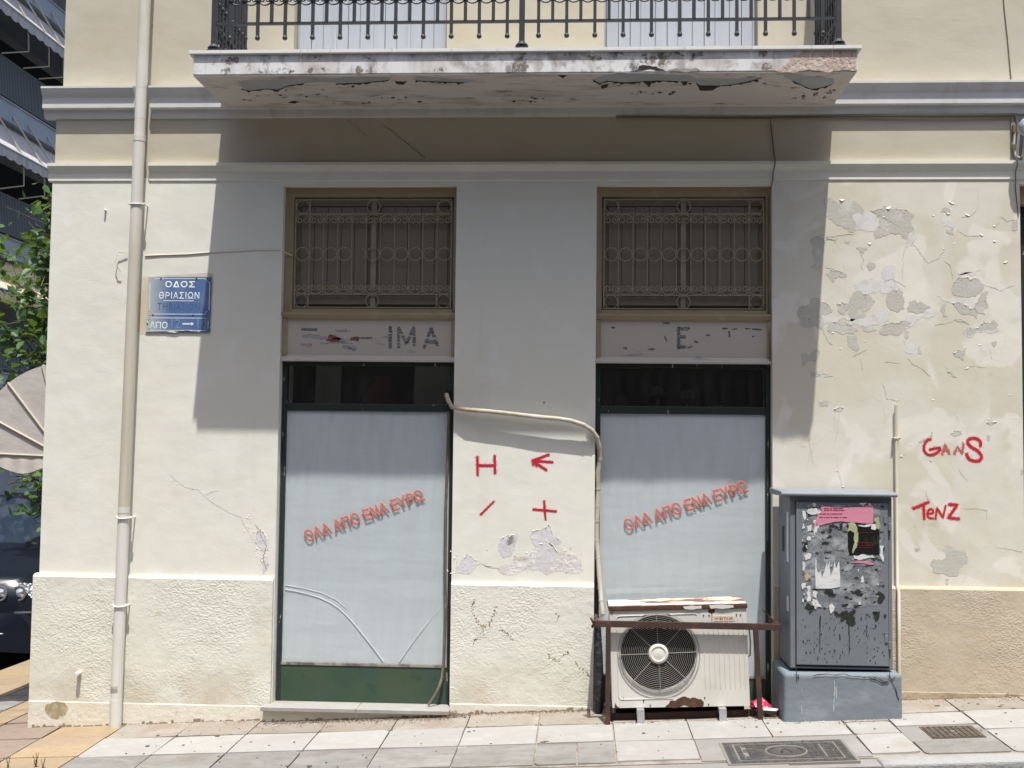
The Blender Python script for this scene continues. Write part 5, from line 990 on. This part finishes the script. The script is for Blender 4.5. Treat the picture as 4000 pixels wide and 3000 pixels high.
for q in ([(415,485),(475,480),(450,520),(420,605),(412,560)], [(285,320),(325,330),(330,400),(300,440),(320,500),(285,520)], [(330,320),(440,290),(490,330),(480,350),(400,360),(350,350)], [(340,480),(390,470),(380,540),(345,545)], [(300,800),(390,780),(380,830),(320,850)], [(288,870),(315,870),(312,960),(290,970)], [(335,1140),(380,1125),(375,1210),(383,1298),(345,1290),(338,1210)], [(390,1290),(440,1275),(465,1320),(497,1360),(440,1362),(400,1335)], [(285,1095),(325,1095),(330,1140),(290,1170)], [(580,1335),(605,1310),(635,1350),(630,1390),(600,1430),(580,1380)], [(920,1090),(945,1010),(950,1092)], [(1128,695),(1170,695),(1172,860),(1155,870),(1140,840),(1125,800)], [(905,238),(985,235),(960,252),(900,255)], [(400,235),(437,235),(420,280),(400,265)], [(840,800),(1050,795),(1060,830),(950,840),(850,835)], [(285,1270),(308,1270),(305,1305),(285,1305)], [(1095,1108),(1115,1108),(1110,1125)], [(410,415),(445,415),(430,470),(412,460)], [(410,1180),(455,1200),(440,1260),(400,1240)], [(330,590),(380,600),(375,640),(335,630)]): paper(q, M_PWHITE, 'paper_scrap', 5, .14, 3)
paper([(810,875),(900,855),(1000,860),(1065,885),(1060,898),(950,885),(850,882)], M_PINK, 'paper_scrap', 5, .1); paper([(320,990),(382,990),(380,1075),(318,1072)], mat('brown_label', (.45,.38,.28), .8, [dict(c=(.15,.1,.06), s=60, st=(1,1,.4), lo=.5, hi=.55)]), 'paper_scrap', 5, .05)
for q in ([(640,1400),(720,1405),(870,1395),(880,1450),(855,1540),(830,1560),(790,1540),(770,1480),(740,1500),(700,1510),(690,1450),(650,1440)], [(1045,1410),(1130,1400),(1120,1440),(1100,1500),(1070,1505),(1050,1450)], [(970,1430),(1035,1430),(1020,1465),(1000,1450)], [(1170,1430),(1200,1440),(1195,1475),(1170,1465)], [(330,1330),(380,1340),(440,1365),(420,1385),(350,1388),(310,1360)], [(365,1400),(410,1400),(380,1430)], [(520,1190),(620,1195),(650,1215),(570,1220)], [(820,1190),(900,1180),(910,1200),(830,1215)], [(870,1220),(950,1215),(930,1240),(880,1235)], [(520,760),(600,750),(590,775),(530,775)], [(575,470),(610,450),(600,540),(560,540)], [(690,450),(725,445),(720,520),(680,525)], [(545,600),(610,590),(600,610),(550,612)], [(1100,1190),(1140,1200),(1130,1320),(1105,1260)], [(285,650),(350,660),(340,750),(290,740)]): paper(q, M_TARP, 'black_glue_patch', 4, .36, 4)
for q in ([(480,1455),(475,1540),(480,1659)], [(785,1540),(790,1600),(790,1659)], [(1080,1545),(1075,1590)], [(980,1560),(982,1600)], [(645,1570),(645,1590)]): MB().stroke(T(3030, 1880, q, PY-.001, 2.764), .0035, .0004, wob=.4).obj('black_run', M_TAR, dr)
for q in ([(455,350),(450,480),(445,660)], [(700,430),(703,560),(702,670)], [(855,430),(853,520)], [(928,420),(925,445)], [(620,500),(622,550)], [(925,530),(922,555)]): MB().stroke(T(3000, 2250, q, PY-.0012), .0034, .0004, wob=.5).obj('black_run', M_TAR, dr)
sp = MB()
for k in range(120):
    c = onwall(3000+rng.uniform(300,1010)/2.212, 2250+rng.uniform(330,760)/2.212, PY-.0008); r_ = rng.uniform(.001,.0034)
    sp.plate([c+Vector((math.cos(t)*r_,0,math.sin(t)*r_*1.8)) for t in (0,1.2,2.5,3.8,5.1)][::-1], .0004)
sp.obj('paint_spatter', M_TAR, dr, kind='stuff')
for k in range(46):
    x, y = (rng.uniform(282, 440), rng.uniform(245, 1380)) if k < 30 else (rng.uniform(440, 1130), rng.uniform(240, 300) if k < 38 else rng.uniform(800, 1380)); a_ = rng.uniform(8, 26); b_ = rng.uniform(10, 40)
    paper([(x,y),(x+a_,y+rng.uniform(-6,6)),(x+a_*.9,y+b_),(x+a_*.3,y+b_*rng.uniform(.6,1.2))], M_PWHITE if k % 3 else M_GLUE, 'paper_scrap', 6, .3, 3)
for z0, z1, m_ in ((.885,1.155,M_PWHITE), (.62,.70,M_PWHITE)): MB().box(1.1355, 1.1369, -.36, -.30, z0, z1).obj('side_sticker', m_, CB)
MB().box(1.1355, 1.1369, -.22, -.16, .93, 1.07).obj('side_sticker', M_TAR, CB)

# ================================================================ covers in the pavement
MC = thing('manhole_cover', 'rectangular cast iron manhole cover with round emblem in the pavement', 'manhole cover', (1.01, -1.02, gz(1.01,-1.02)))
def gblock(x0, x1, y0, y1, z0, z1, mb): return block(x0, x1, y0, y1, z1, z1-z0, mb)
block(.708, 1.318, -1.225, -.825, -.0005, .02).obj('frame', M_CASTD, MC); block(.722, 1.304, -1.211, -.839, .0012, .02).obj('plate', M_CAST, MC)
rel = MB(); rg = random.Random(11)
for i in range(24):
    x = .732+.0235*i
    if i % 2 == 0: block(x, x+.014, -.868, -.850, .0032, .006, rel); block(x, x+.014, -1.200, -1.182, .0032, .006, rel)
for j in range(9):
    y = -1.17+.034*j; block(.732, .748, y, y+.018, .0032, .006, rel); block(1.278, 1.294, y, y+.018, .0032, .006, rel)
for i in range(19):
    for j in range(9):
        x, y = .778+.0255*i, -1.158+.031*j
        if ((x+.009-1.008)/1)**2+((y+.011+1.025)/1)**2 < .112**2 or rg.random() < .16: continue
        block(x, x+.019, y, y+.023, .0034+rg.uniform(-.0006,.0004), .006, rel)
rel.obj('relief_studs', M_CAST, MC, kind='stuff')
dl = MB()
for a in ((.765,1.262,-.885,-.878),(.765,1.262,-1.172,-1.165),(.765,.772,-1.165,-.885),(1.255,1.262,-1.165,-.885),(.80,.822,-1.14,-.91),(1.178,1.196,-1.14,-.91),(1.21,1.24,-1.03,-1.01)): block(*a, .0022, .004, dl)
dl.obj('dust_lines', M_CASTD, MC, kind='stuff')
for r_ in (.098, .080):
    MB().tube([(1.008+math.cos(t)*r_, -1.025+math.sin(t)*r_, gz(1.008+math.cos(t)*r_, -1.025+math.sin(t)*r_)+.0015) for t in [k*2*math.pi/40 for k in range(40)]], .0045, 6, True).obj('round_rim', M_CASTD if r_ > .09 else M_CAST, MC)
MB().tube([(.985,-1.05,gz(1,-1)+.002),(.99,-1.01,gz(1,-1)+.0025),(1.008,-.985,gz(1,-1)+.0025),(1.026,-1.01,gz(1,-1)+.0025),(1.032,-1.05,gz(1,-1)+.002)], .005, 6).obj('emblem', M_CAST, MC)
GRT = thing('drain_grate', 'small brown cast iron ribbed cover in the pavement at right', 'drain cover', (1.88, -.75, gz(1.88,-.75)))
block(1.748, 2.012, -.868, -.632, -.0005, .02).obj('plate', M_GRATE, GRT)
for k in range(9): block(1.758+.028*k, 1.778+.028*k, -.858, -.642, .0035, .006).obj('rib', M_GRATE, GRT, bevel=.0015)
block(1.868, 1.892, -.76, -.742, .006, .006).obj('lift_lug', M_CASTD, GRT, bevel=.002)
# weeds and dirt
def weed(x, y, h, label, n=9):
    z0 = gz(x, y); rr = random.Random(int(x*1000)); mb = MB(); st = MB()
    for k in range(3):
        a = rr.uniform(0, 6.28); top = Vector((x+math.cos(a)*h*.22, y+math.sin(a)*h*.2, z0+h*rr.uniform(.7, 1))); st.tube([(x, y, z0-.01), Vector((x, y, z0))*.5+top*.5+Vector((0,0,h*.1)), top], lambda t: .0022*(1-t*.6), 5)
        for i in range(n):
            t = (i+1)/n; p = Vector((x, y, z0))*(1-t)+top*t; b = rr.uniform(0, 6.28); l_ = h*.17*(1.1-t*.6); d = Vector((math.cos(b), math.sin(b), .7))*l_; s_ = Vector((-math.sin(b), math.cos(b), 0))*l_*.22
            mb.add([p, p+d*.5+s_, p+d, p+d*.5-s_], [(0,1,2,3)])
    W_ = thing('weed', label, 'weed', (x, y, z0), 'weeds by the ochre pavers')
    st.obj('stem', M_STEM, W_); mb.obj('foliage', M_LEAFW, W_)
M_STEM = mat('brown_stem', (.11,.085,.045), .8); M_LEAFW = mat('dusty_weed_leaf', (.09,.11,.045), .7, [dict(c=(.15,.16,.07), s=30, lo=.45, hi=.6)])
weed(-2.755, -.905, .085, 'tallest thin weed sprig at the bottom edge, right of the others', 10); weed(-2.90, -.905, .062, 'middle weed sprig at the bottom edge on ochre pavers', 8); weed(-2.955, -.89, .045, 'small leftmost weed sprig at the bottom left edge', 6); weed(-2.705, -.935, .05, 'short rightmost weed sprig at the bottom edge', 6)
dd = MB(); rr = random.Random(9)
for k in range(1900):
    x = -.70+rr.gauss(0,.035) if k < 380 else rr.uniform(-1.78, .06); y = -.09-abs(rr.gauss(0,.022)) if k < 380 else ((-.125 if x < -.72 else -.045)-abs(rr.gauss(0,.022))); z = gz(x, y)
    h = (.028*math.exp(-((x+.70)/.04)**2) if k < 380 else .004)*rr.random()+.002; a = rr.uniform(0, 6.28); r_ = rr.uniform(.003,.009)
    dd.add([(x+math.cos(a)*r_,y+math.sin(a)*r_,z+h),(x-math.cos(a)*r_,y-math.sin(a)*r_,z+h*1.3),(x+math.sin(a)*r_*.5,y,z+h+r_*.5)], [(0,1,2)])
o = dd.obj('dry_leaf_dirt', M_DIRT, label='brown dry dirt gathered along the wall foot and threshold', kind='stuff'); o['category'] = 'dirt'

# ================================================================ side street, left
# pram-hood canopy on the side wall
M_CANV = mat('grey_canvas', (.50,.465,.435), .9, [dict(c=(.43,.395,.365), s=3, lo=.45, hi=.7, a=.7), dict(c=(.20,.17,.15), s=25, lo=.70, hi=.76, a=.6)], (dict(s=7, a=.35, dist=.02),))
CN = thing('door_canopy', 'grey canvas pram hood canopy with scalloped hem on the side wall', 'awning', (XL, .6, 1.4))
RC = .585; YC0, YC1 = .30, 2.1
def cpt(a, y, r_=RC): return (-3.19-math.cos(a)*r_, y, 1.406+math.sin(a)*r_)
cm = MB(); NA = 24
for y in (YC0, YC1):
    b = [(-3.19, y, 1.406)]+[cpt(math.pi/2*k/NA, y) for k in range(NA+1)]
    cm.add(b, [(0, k+1, k+2) for k in range(NA)])
cm.add([cpt(math.pi/2*k/NA, YC0) for k in range(NA+1)]+[cpt(math.pi/2*k/NA, YC1) for k in range(NA+1)], [(k, k+1, NA+2+k, NA+1+k) for k in range(NA)])
cm.obj('canvas', M_CANV, CN, smooth=True)
M_PIPING = mat('canvas_piping', (.50,.45,.38), .8)
for a in (2, 27, 51, 75): MB().tube([(-3.19, YC0-.004, 1.406), cpt(R(a), YC0-.004, RC*1.003)], .0075, 6).obj('seam_piping', M_PIPING, CN)
for a in (2, 27, 51, 75): MB().tube([cpt(R(a), YC0, RC*1.004), cpt(R(a), YC1, RC*1.004)], .006, 6).obj('seam_piping', M_PIPING, CN)
va = MB(); n = 40
def hem(t): return .085+.022*math.sin(t*2*math.pi*1.6+2.2)
va.add([(-3.19-RC+RC*t/n, YC0-.002, 1.412) for t in range(n+1)]+[(-3.19-RC+RC*t/n, YC0-.008-.006*math.sin(t*.9), 1.412-hem(t/n)-.005) for t in range(n+1)], [(t, t+1, n+2+t, n+1+t) for t in range(n)])
va.add([(-3.19-RC-.002, YC0+(YC1-YC0)*t/n, 1.412) for t in range(n+1)]+[(-3.19-RC-.006, YC0+(YC1-YC0)*t/n, 1.412-.095-.025*math.sin(t*1.1)) for t in range(n+1)], [(t, t+1, n+2+t, n+1+t) for t in range(n)])
va.obj('valance', M_CANV, CN, smooth=True)
# parked car
CR = thing('parked_car', 'dark blue parked car with clear twin lens headlights, behind the building corner', 'car', (-5.35, 4.9, gz(-5.35)-.135))
M_CARP = mat('dark_blue_car_paint', (.007,.010,.018), .22, spec=.6); M_RUB = mat('black_rubber', (.015,.015,.015), .8); M_CGL = mat('car_window', (.02,.03,.05), .06, spec=.8)
gx = gz(-5.35)-.135
def carsec(y, hw, z0, zs, zt, hw2):      # one cross section from left to right
    c = -5.35; return [(c-hw,y,gx+z0),(c-hw*1.02,y,gx+(z0+zs)/2),(c-hw,y,gx+zs),(c-hw2,y,gx+zt),(c,y,gx+zt+.02),(c+hw2,y,gx+zt),(c+hw,y,gx+zs),(c+hw*1.02,y,gx+(z0+zs)/2),(c+hw,y,gx+z0)]
secs = [carsec(2.87,.55,.24,.54,.70,.45),carsec(2.94,.76,.2,.60,.77,.60),carsec(3.05,.83,.2,.66,.80,.68),carsec(3.4,.86,.2,.72,.86,.72),carsec(3.95,.87,.2,.78,.93,.74),carsec(4.3,.87,.2,.86,1.02,.74),carsec(6.2,.87,.2,.88,1.02,.74),carsec(6.9,.84,.22,.82,.98,.7),carsec(7.05,.75,.25,.6,.8,.6)]
cbm = MB(); cbm.add([p for s_ in secs for p in s_], [(i*9+j, i*9+j+1, (i+1)*9+j+1, (i+1)*9+j) for i in range(len(secs)-1) for j in range(8)]+[tuple(range(9))[::-1], tuple(range((len(secs)-1)*9, len(secs)*9))])
cbm.obj('body', M_CARP, CR, smooth=True, bevel=.0)
cab = MB(); c = -5.35
a0 = [(c-.74,4.05,gx+.94),(c+.74,4.05,gx+.94),(c+.56,4.75,gx+1.40),(c-.56,4.75,gx+1.40),(c-.56,6.0,gx+1.42),(c+.56,6.0,gx+1.42),(c+.72,6.75,gx+.98),(c-.72,6.75,gx+.98)]
cab.add(a0, [(0,1,2,3),(3,2,5,4),(4,5,6,7),(1,6,5,2),(0,3,4,7)]); cab.obj('cabin', M_CARP, CR)
def inset(q, k, off): 
    cc = sum((Vector(p) for p in q), Vector())/len(q); nrm = (Vector(q[1])-Vector(q[0])).cross(Vector(q[2])-Vector(q[1])).normalized(); return [cc+(Vector(p)-cc)*k+nrm*off for p in q]
MB().add(inset([a0[0],a0[1],a0[2],a0[3]], .92, .006), [(0,1,2,3)]).obj('windscreen', M_CGL, CR); MB().add(inset([a0[1],a0[6],a0[5],a0[2]], .86, .006), [(0,1,2,3)]).obj('side_window', M_CGL, CR); MB().add(inset([a0[7],a0[0],a0[3],a0[4]], .86, .006), [(0,1,2,3)]).obj('side_window', M_CGL, CR)
MB().lathe([(.0,0),(.08,0)], (-99,-99,-99)).v if False else None
bp_ = MB(); bp_.add([p for s_ in (carsec(2.80,.50,.20,.36,.44,.45),carsec(2.86,.80,.18,.40,.50,.72),carsec(3.05,.88,.18,.44,.52,.82)) for p in s_], [(i*9+j, i*9+j+1, (i+1)*9+j+1, (i+1)*9+j) for i in range(2) for j in range(8)]+[tuple(range(9))[::-1]]); bp_.obj('bumper', M_CARP, CR, smooth=True)
M_LENS = mat('headlight_lens', (.80,.82,.85), .08, metal=.85); M_LENSG = glass('headlight_cover', (.9,.95,1), 1.5)
for s_ in (1, -1):
    hl = link('headlight', MB().add([(c+s_*.40,2.868,gx+.57),(c+s_*.80,2.962,gx+.585),(c+s_*.83,3.015,gx+.735),(c+s_*.60,2.945,gx+.755),(c+s_*.40,2.89,gx+.70)], [(0,1,2,3,4)]).mesh('headlight'), mat('headlight_bowl', (.62,.64,.68), .12, metal=.95, bumps=(dict(s=45, a=.9, dist=.02, d=2),)) if 'headlight_bowl' not in MATS else MATS['headlight_bowl'], CR)
    for x, y in ((.52, 2.885), (.665, 2.925)): MB().lathe([(.066,-.006),(.064,.004),(.050,.004),(.048,-.008),(.020,.004),(.006,.010)], (c+s_*x, y, gx+.665), (0,-1,.1), 16).obj('lens', M_LENS, hl, smooth=True)
    MB().lathe([(.03,0),(.022,.012),(.005,.016)], (c+s_*.795, 2.985, gx+.70), (s_*.4,-1,.1), 10).obj('indicator', mat('amber_lens', (.45,.10,.03), .2) if 'amber_lens' not in MATS else MATS['amber_lens'], hl, smooth=True)
    for y in (3.55, 6.1):
        wh = link('wheel', MB().lathe([(.24,-.09),(.30,-.08),(.31,0),(.30,.08),(.24,.09)], (c+s_*.78, y, gx+.31), (s_,0,0), 24).mesh('wheel', True), M_RUB, CR); MB().lathe([(.21,0),(.20,.02),(.05,.03)], (c+s_*.86, y, gx+.31), (s_,0,0), 20).obj('rim', M_CHROME, wh, smooth=True)
MB().box(c-.35, c+.35, 2.83, 2.86, gx+.50, gx+.60).obj('grille', M_BLACK, CR); MB().box(c-.78, c+.78, 2.90, 2.93, gx+.505, gx+.515).obj('chrome_strip', M_CHROME, CR)
MB().tube([(c+.30,2.80,gx+.335),(c+.55,2.81,gx+.340),(c+.68,2.85,gx+.355)], .006, 6).obj('bumper_trim', M_CHROME, CR)
# tree with broad leaves
TR = thing('street_tree', 'leafy broad leaved green tree in the side street beyond the canopy', 'tree', (-4.22, 6.3, gz(-4.22)))
M_BARK = mat('grey_brown_bark', (.14,.11,.08), .9, [dict(c=(.08,.06,.045), s=9, st=(3,3,.6), lo=.45, hi=.65)], (dict(s=20, a=.8, dist=.02),))
M_LEAF = mat('green_leaf', (.045,.098,.034), .5, [dict(c=(.085,.16,.045), s=3.1, lo=.45, hi=.6), dict(c=(.032,.075,.030), s=5, lo=.5, hi=.66)], spec=.4)
_t = M_LEAF.node_tree; _p = _t.nodes['Principled BSDF']; _tr = _t.nodes.new('ShaderNodeBsdfTranslucent'); _tr.inputs[0].default_value = (.22,.34,.05,1); _mx = _t.nodes.new('ShaderNodeMixShader'); _mx.inputs[0].default_value = .24
_t.links.new(_p.outputs[0], _mx.inputs[1]); _t.links.new(_tr.outputs[0], _mx.inputs[2]); _t.links.new(_mx.outputs[0], _t.nodes['Material Output'].inputs[0])
tb = MB(); base = Vector((-4.22, 6.3, gz(-4.22)-.05))
rr = random.Random(21)
tb.tube([base, base+Vector((.05,-.03,.9)), base+Vector((.1,-.1,1.7)), base+Vector((.2,-.2,2.4))], lambda t: .14-.05*t, 10)
tips = []
for k in range(16):
    a = k*2.4; p0 = base+Vector((.1,-.1,1.9+.8*rr.random())); r_ = rr.uniform(.9, 1.7); h = rr.uniform(.3, 2.5)
    p2 = p0+Vector((math.cos(a)*r_, math.sin(a)*r_, h)); p1 = p0*.5+p2*.5+Vector((0,0,-.15)); tb.tube([p0, p1, p2], lambda t: .045*(1-.75*t), 6); tips += [(p1, .5), (p2, .55), (p1*.5+p2*.5, .5)]
for k in range(14):
    x = rr.uniform(-6.3,-5.0); tips.append((Vector((x, rr.uniform(4.6,6.0), rr.uniform(1.7, 3.7))), .40))
# a leafy leader rising beside the corner, and low boughs under the canopy
for x, y, z, s_ in ((-5.38,4.9,3.9,.16),(-5.22,4.9,3.75,.12),(-5.08,4.8,4.1,.10),(-5.45,4.9,3.5,.22),(-5.2,4.8,3.4,.25),(-5.0,4.7,3.1,.25),(-5.3,4.8,2.9,.3),(-5.15,4.8,2.5,.32),(-5.4,4.8,2.2,.32),(-5.1,4.7,1.9,.3),(-5.3,4.8,1.55,.22),(-4.80,3.7,.98,.20),(-4.95,3.8,1.18,.22),(-4.70,3.6,1.25,.16),(-5.3,5.0,3.2,.3),(-5.5,5.0,2.7,.3),(-5.05,4.9,2.2,.3),(-5.5,5.2,3.7,.25),(-5.1,4.9,2.8,.28)): tips.append((Vector((x,y,z)), s_)); tb.tube([base+Vector((.2,-.2,2.0)), Vector((x-.1,y+.2,z-.3)), Vector((x,y,z))], lambda t: .022*(1-.7*t), 5)
for p, s_ in tips:
    for k in range(4): tb.tube([p, p+Vector((rr.gauss(0,1), rr.gauss(0,1), rr.gauss(0,1)))*s_*.45, p+Vector((rr.gauss(0,1), rr.gauss(0,1), rr.gauss(0,.8)+.3))*s_*.8], lambda t: .007*(1-.7*t), 4)
tb.obj('trunk', M_BARK, TR, smooth=True)
lv = MB()
for p, s_ in tips:
    for k in range(int(34+100*s_)):
        d = Vector((rr.gauss(0,1), rr.gauss(0,1), rr.gauss(0,1))); q = p+d*s_*.55
        l_ = rr.triangular(.05, .19, .10); f_ = Vector((rr.gauss(0,1), rr.gauss(0,1), rr.gauss(0,.5)-.25)).normalized(); u_ = Vector((rr.gauss(0,.6), rr.gauss(-.3,.6), 1)); sd = f_.cross(u_).normalized(); nn = sd.cross(f_)
        w_ = l_*rr.uniform(.26,.46)
        lv.add([q, q+f_*l_*.3+sd*w_+nn*.01, q+f_*l_*.65+sd*w_*.8+nn*.008, q+f_*l_, q+f_*l_*.65-sd*w_*.8+nn*.008, q+f_*l_*.3-sd*w_+nn*.01], [(0,1,2,3),(0,3,4,5)])
lv.obj('crown', M_LEAF, TR)
# apartment block behind
AP = thing('apartment_building', 'tall grey apartment block with awnings and balcony railings behind the tree', 'building', (-15, 24, -1))
M_APW = mat('grey_apartment_render', (.42,.43,.45), .85, [dict(c=(.35,.36,.38), s=1, lo=.45, hi=.7)]); M_APS = mat('bluegrey_balcony_edge', (.34,.38,.44), .8, [dict(c=(.40,.44,.50), s=.8, lo=.45, hi=.7)])
M_AWN = mat('grey_awning_cloth', (.50,.485,.475), .9, [dict(c=(.35,.34,.36), s=1.5, st=(1,4,1), lo=.45, hi=.7)]); M_AWY = mat('ochre_awning_cloth', (.62,.46,.22), .9, [dict(c=(.66,.60,.48), s=2.5, st=(.3,6,.3), lo=.48, hi=.56)])
M_RAILG = mat('dark_green_rail', (.15,.165,.175), .6); M_ARM = mat('awning_arm', (.52,.48,.38), .5)
MB().box(-22, -14.6, 12, 38, -2, 22).obj('wall', M_APW, AP)
for lev in range(5):
    zb = 2.72+3.08*lev; z0, z1 = zb, zb+.43
    sl = link('balcony', MB().box(-14.6, -13.0, 13, 37, z0, z1).mesh('balcony'), M_APS, AP)
    MB().box(-14.6, -12.97, 13, 37, z1, z1+.03).obj('balcony_edge', M_APW, sl)
    if lev >= 1: MB().box(-14.62, -14.58, 14.0, 36, z1+.1, z1+2.4).obj('balcony_door', mat('dark_balcony_door', (.03,.03,.035), .4) if 'dark_balcony_door' not in MATS else MATS['dark_balcony_door'], sl)
    # railing
    rl = link('railing', MB().tube([(-13.05,13,z1+.98),(-13.05,37,z1+.98)], .022, 6).tube([(-13.05,13,z1+.12),(-13.05,37,z1+.12)], .018, 6).mesh('railing'), M_RAILG, AP)
    rail_me = bpy.data.meshes.get('rail_bar') or MB().box(-.012,.012,-.022,.022,.12,.98).mesh('rail_bar')
    for k in range(110): 
        y = 17.0+.075*k if k < 100 else 25+1.2*(k-100)
        inst('rail_bar', rail_me, M_RAILG, rl, (-13.05, y, z1))
    # awning from under the slab above
    if lev < 4 and lev >= 0:
        zt = zb+3.08-.08; zo = zb+2.08+.1; m_ = M_AWY if lev == 0 else M_AWN
        aw = link('awning', MB().add([(-13.15,14,zt),(-13.15,36,zt),(-12.45,36,zo),(-12.45,14,zo)], [(0,1,2,3)]).mesh('awning'), m_, AP); aw.modifiers.new('thick','SOLIDIFY').thickness = .01
        MB().tube([(-12.44,14,zo),(-12.44,36,zo)], .035, 6).obj('front_bar', M_APW, aw)
        vl = MB(); n = 220
        vl.add([(-12.43,14+22*t/n,zo) for t in range(n+1)]+[(-12.43,14+22*t/n,zo-.20-.05*abs(math.sin(t*math.pi/4))) for t in range(n+1)], [(t,t+1,n+2+t,n+1+t) for t in range(n)]); vl.obj('valance', m_, aw)
        for y in (18.9, 19.95, 20.75, 21.75): MB().tube([(-12.99,y-.55,zt+.25),(-12.46,y,zo)], .022, 6).obj('awning_arm', M_ARM, aw); MB().tube([(-12.46,y,zo-.0),(-12.55,y+.25,zo-.6),(-13.0,y-.1,zo-.75)], .018, 6).obj('awning_arm', M_ARM, aw)

# unseen front added across the road: it deepens the shade and shows in the panes
OB = thing('added_street_front', 'unseen plain cream front added across the road to deepen the shade', 'building', (0, -13, -1))
M_OBW = mat('dull_cream_front', (.34,.29,.225), .9, [dict(c=(.28,.235,.18), s=.7, lo=.45, hi=.7)]); M_OBG = mat('dark_front_window', (.03,.035,.04), .2)
MB().box(-30, 26, -20, -12.6, -2.5, 9.3).obj('wall', M_OBW, OB)
for lev in range(3):
    for k in range(14):
        x = -28+k*4; wn = link('window', MB().box(x, x+1.5, -12.62, -12.55, .4+2.95*lev, 2.0+2.95*lev).mesh('window'), M_OBG, OB); MB().box(x-.1, x+1.6, -12.6, -12.48, .3+2.95*lev, .395+2.95*lev).obj('sill', M_OBW, wn)
S.cycles.max_bounces = 8; S.cycles.diffuse_bounces = 4; S.cycles.transparent_max_bounces = 16
S.cycles.use_denoising = True
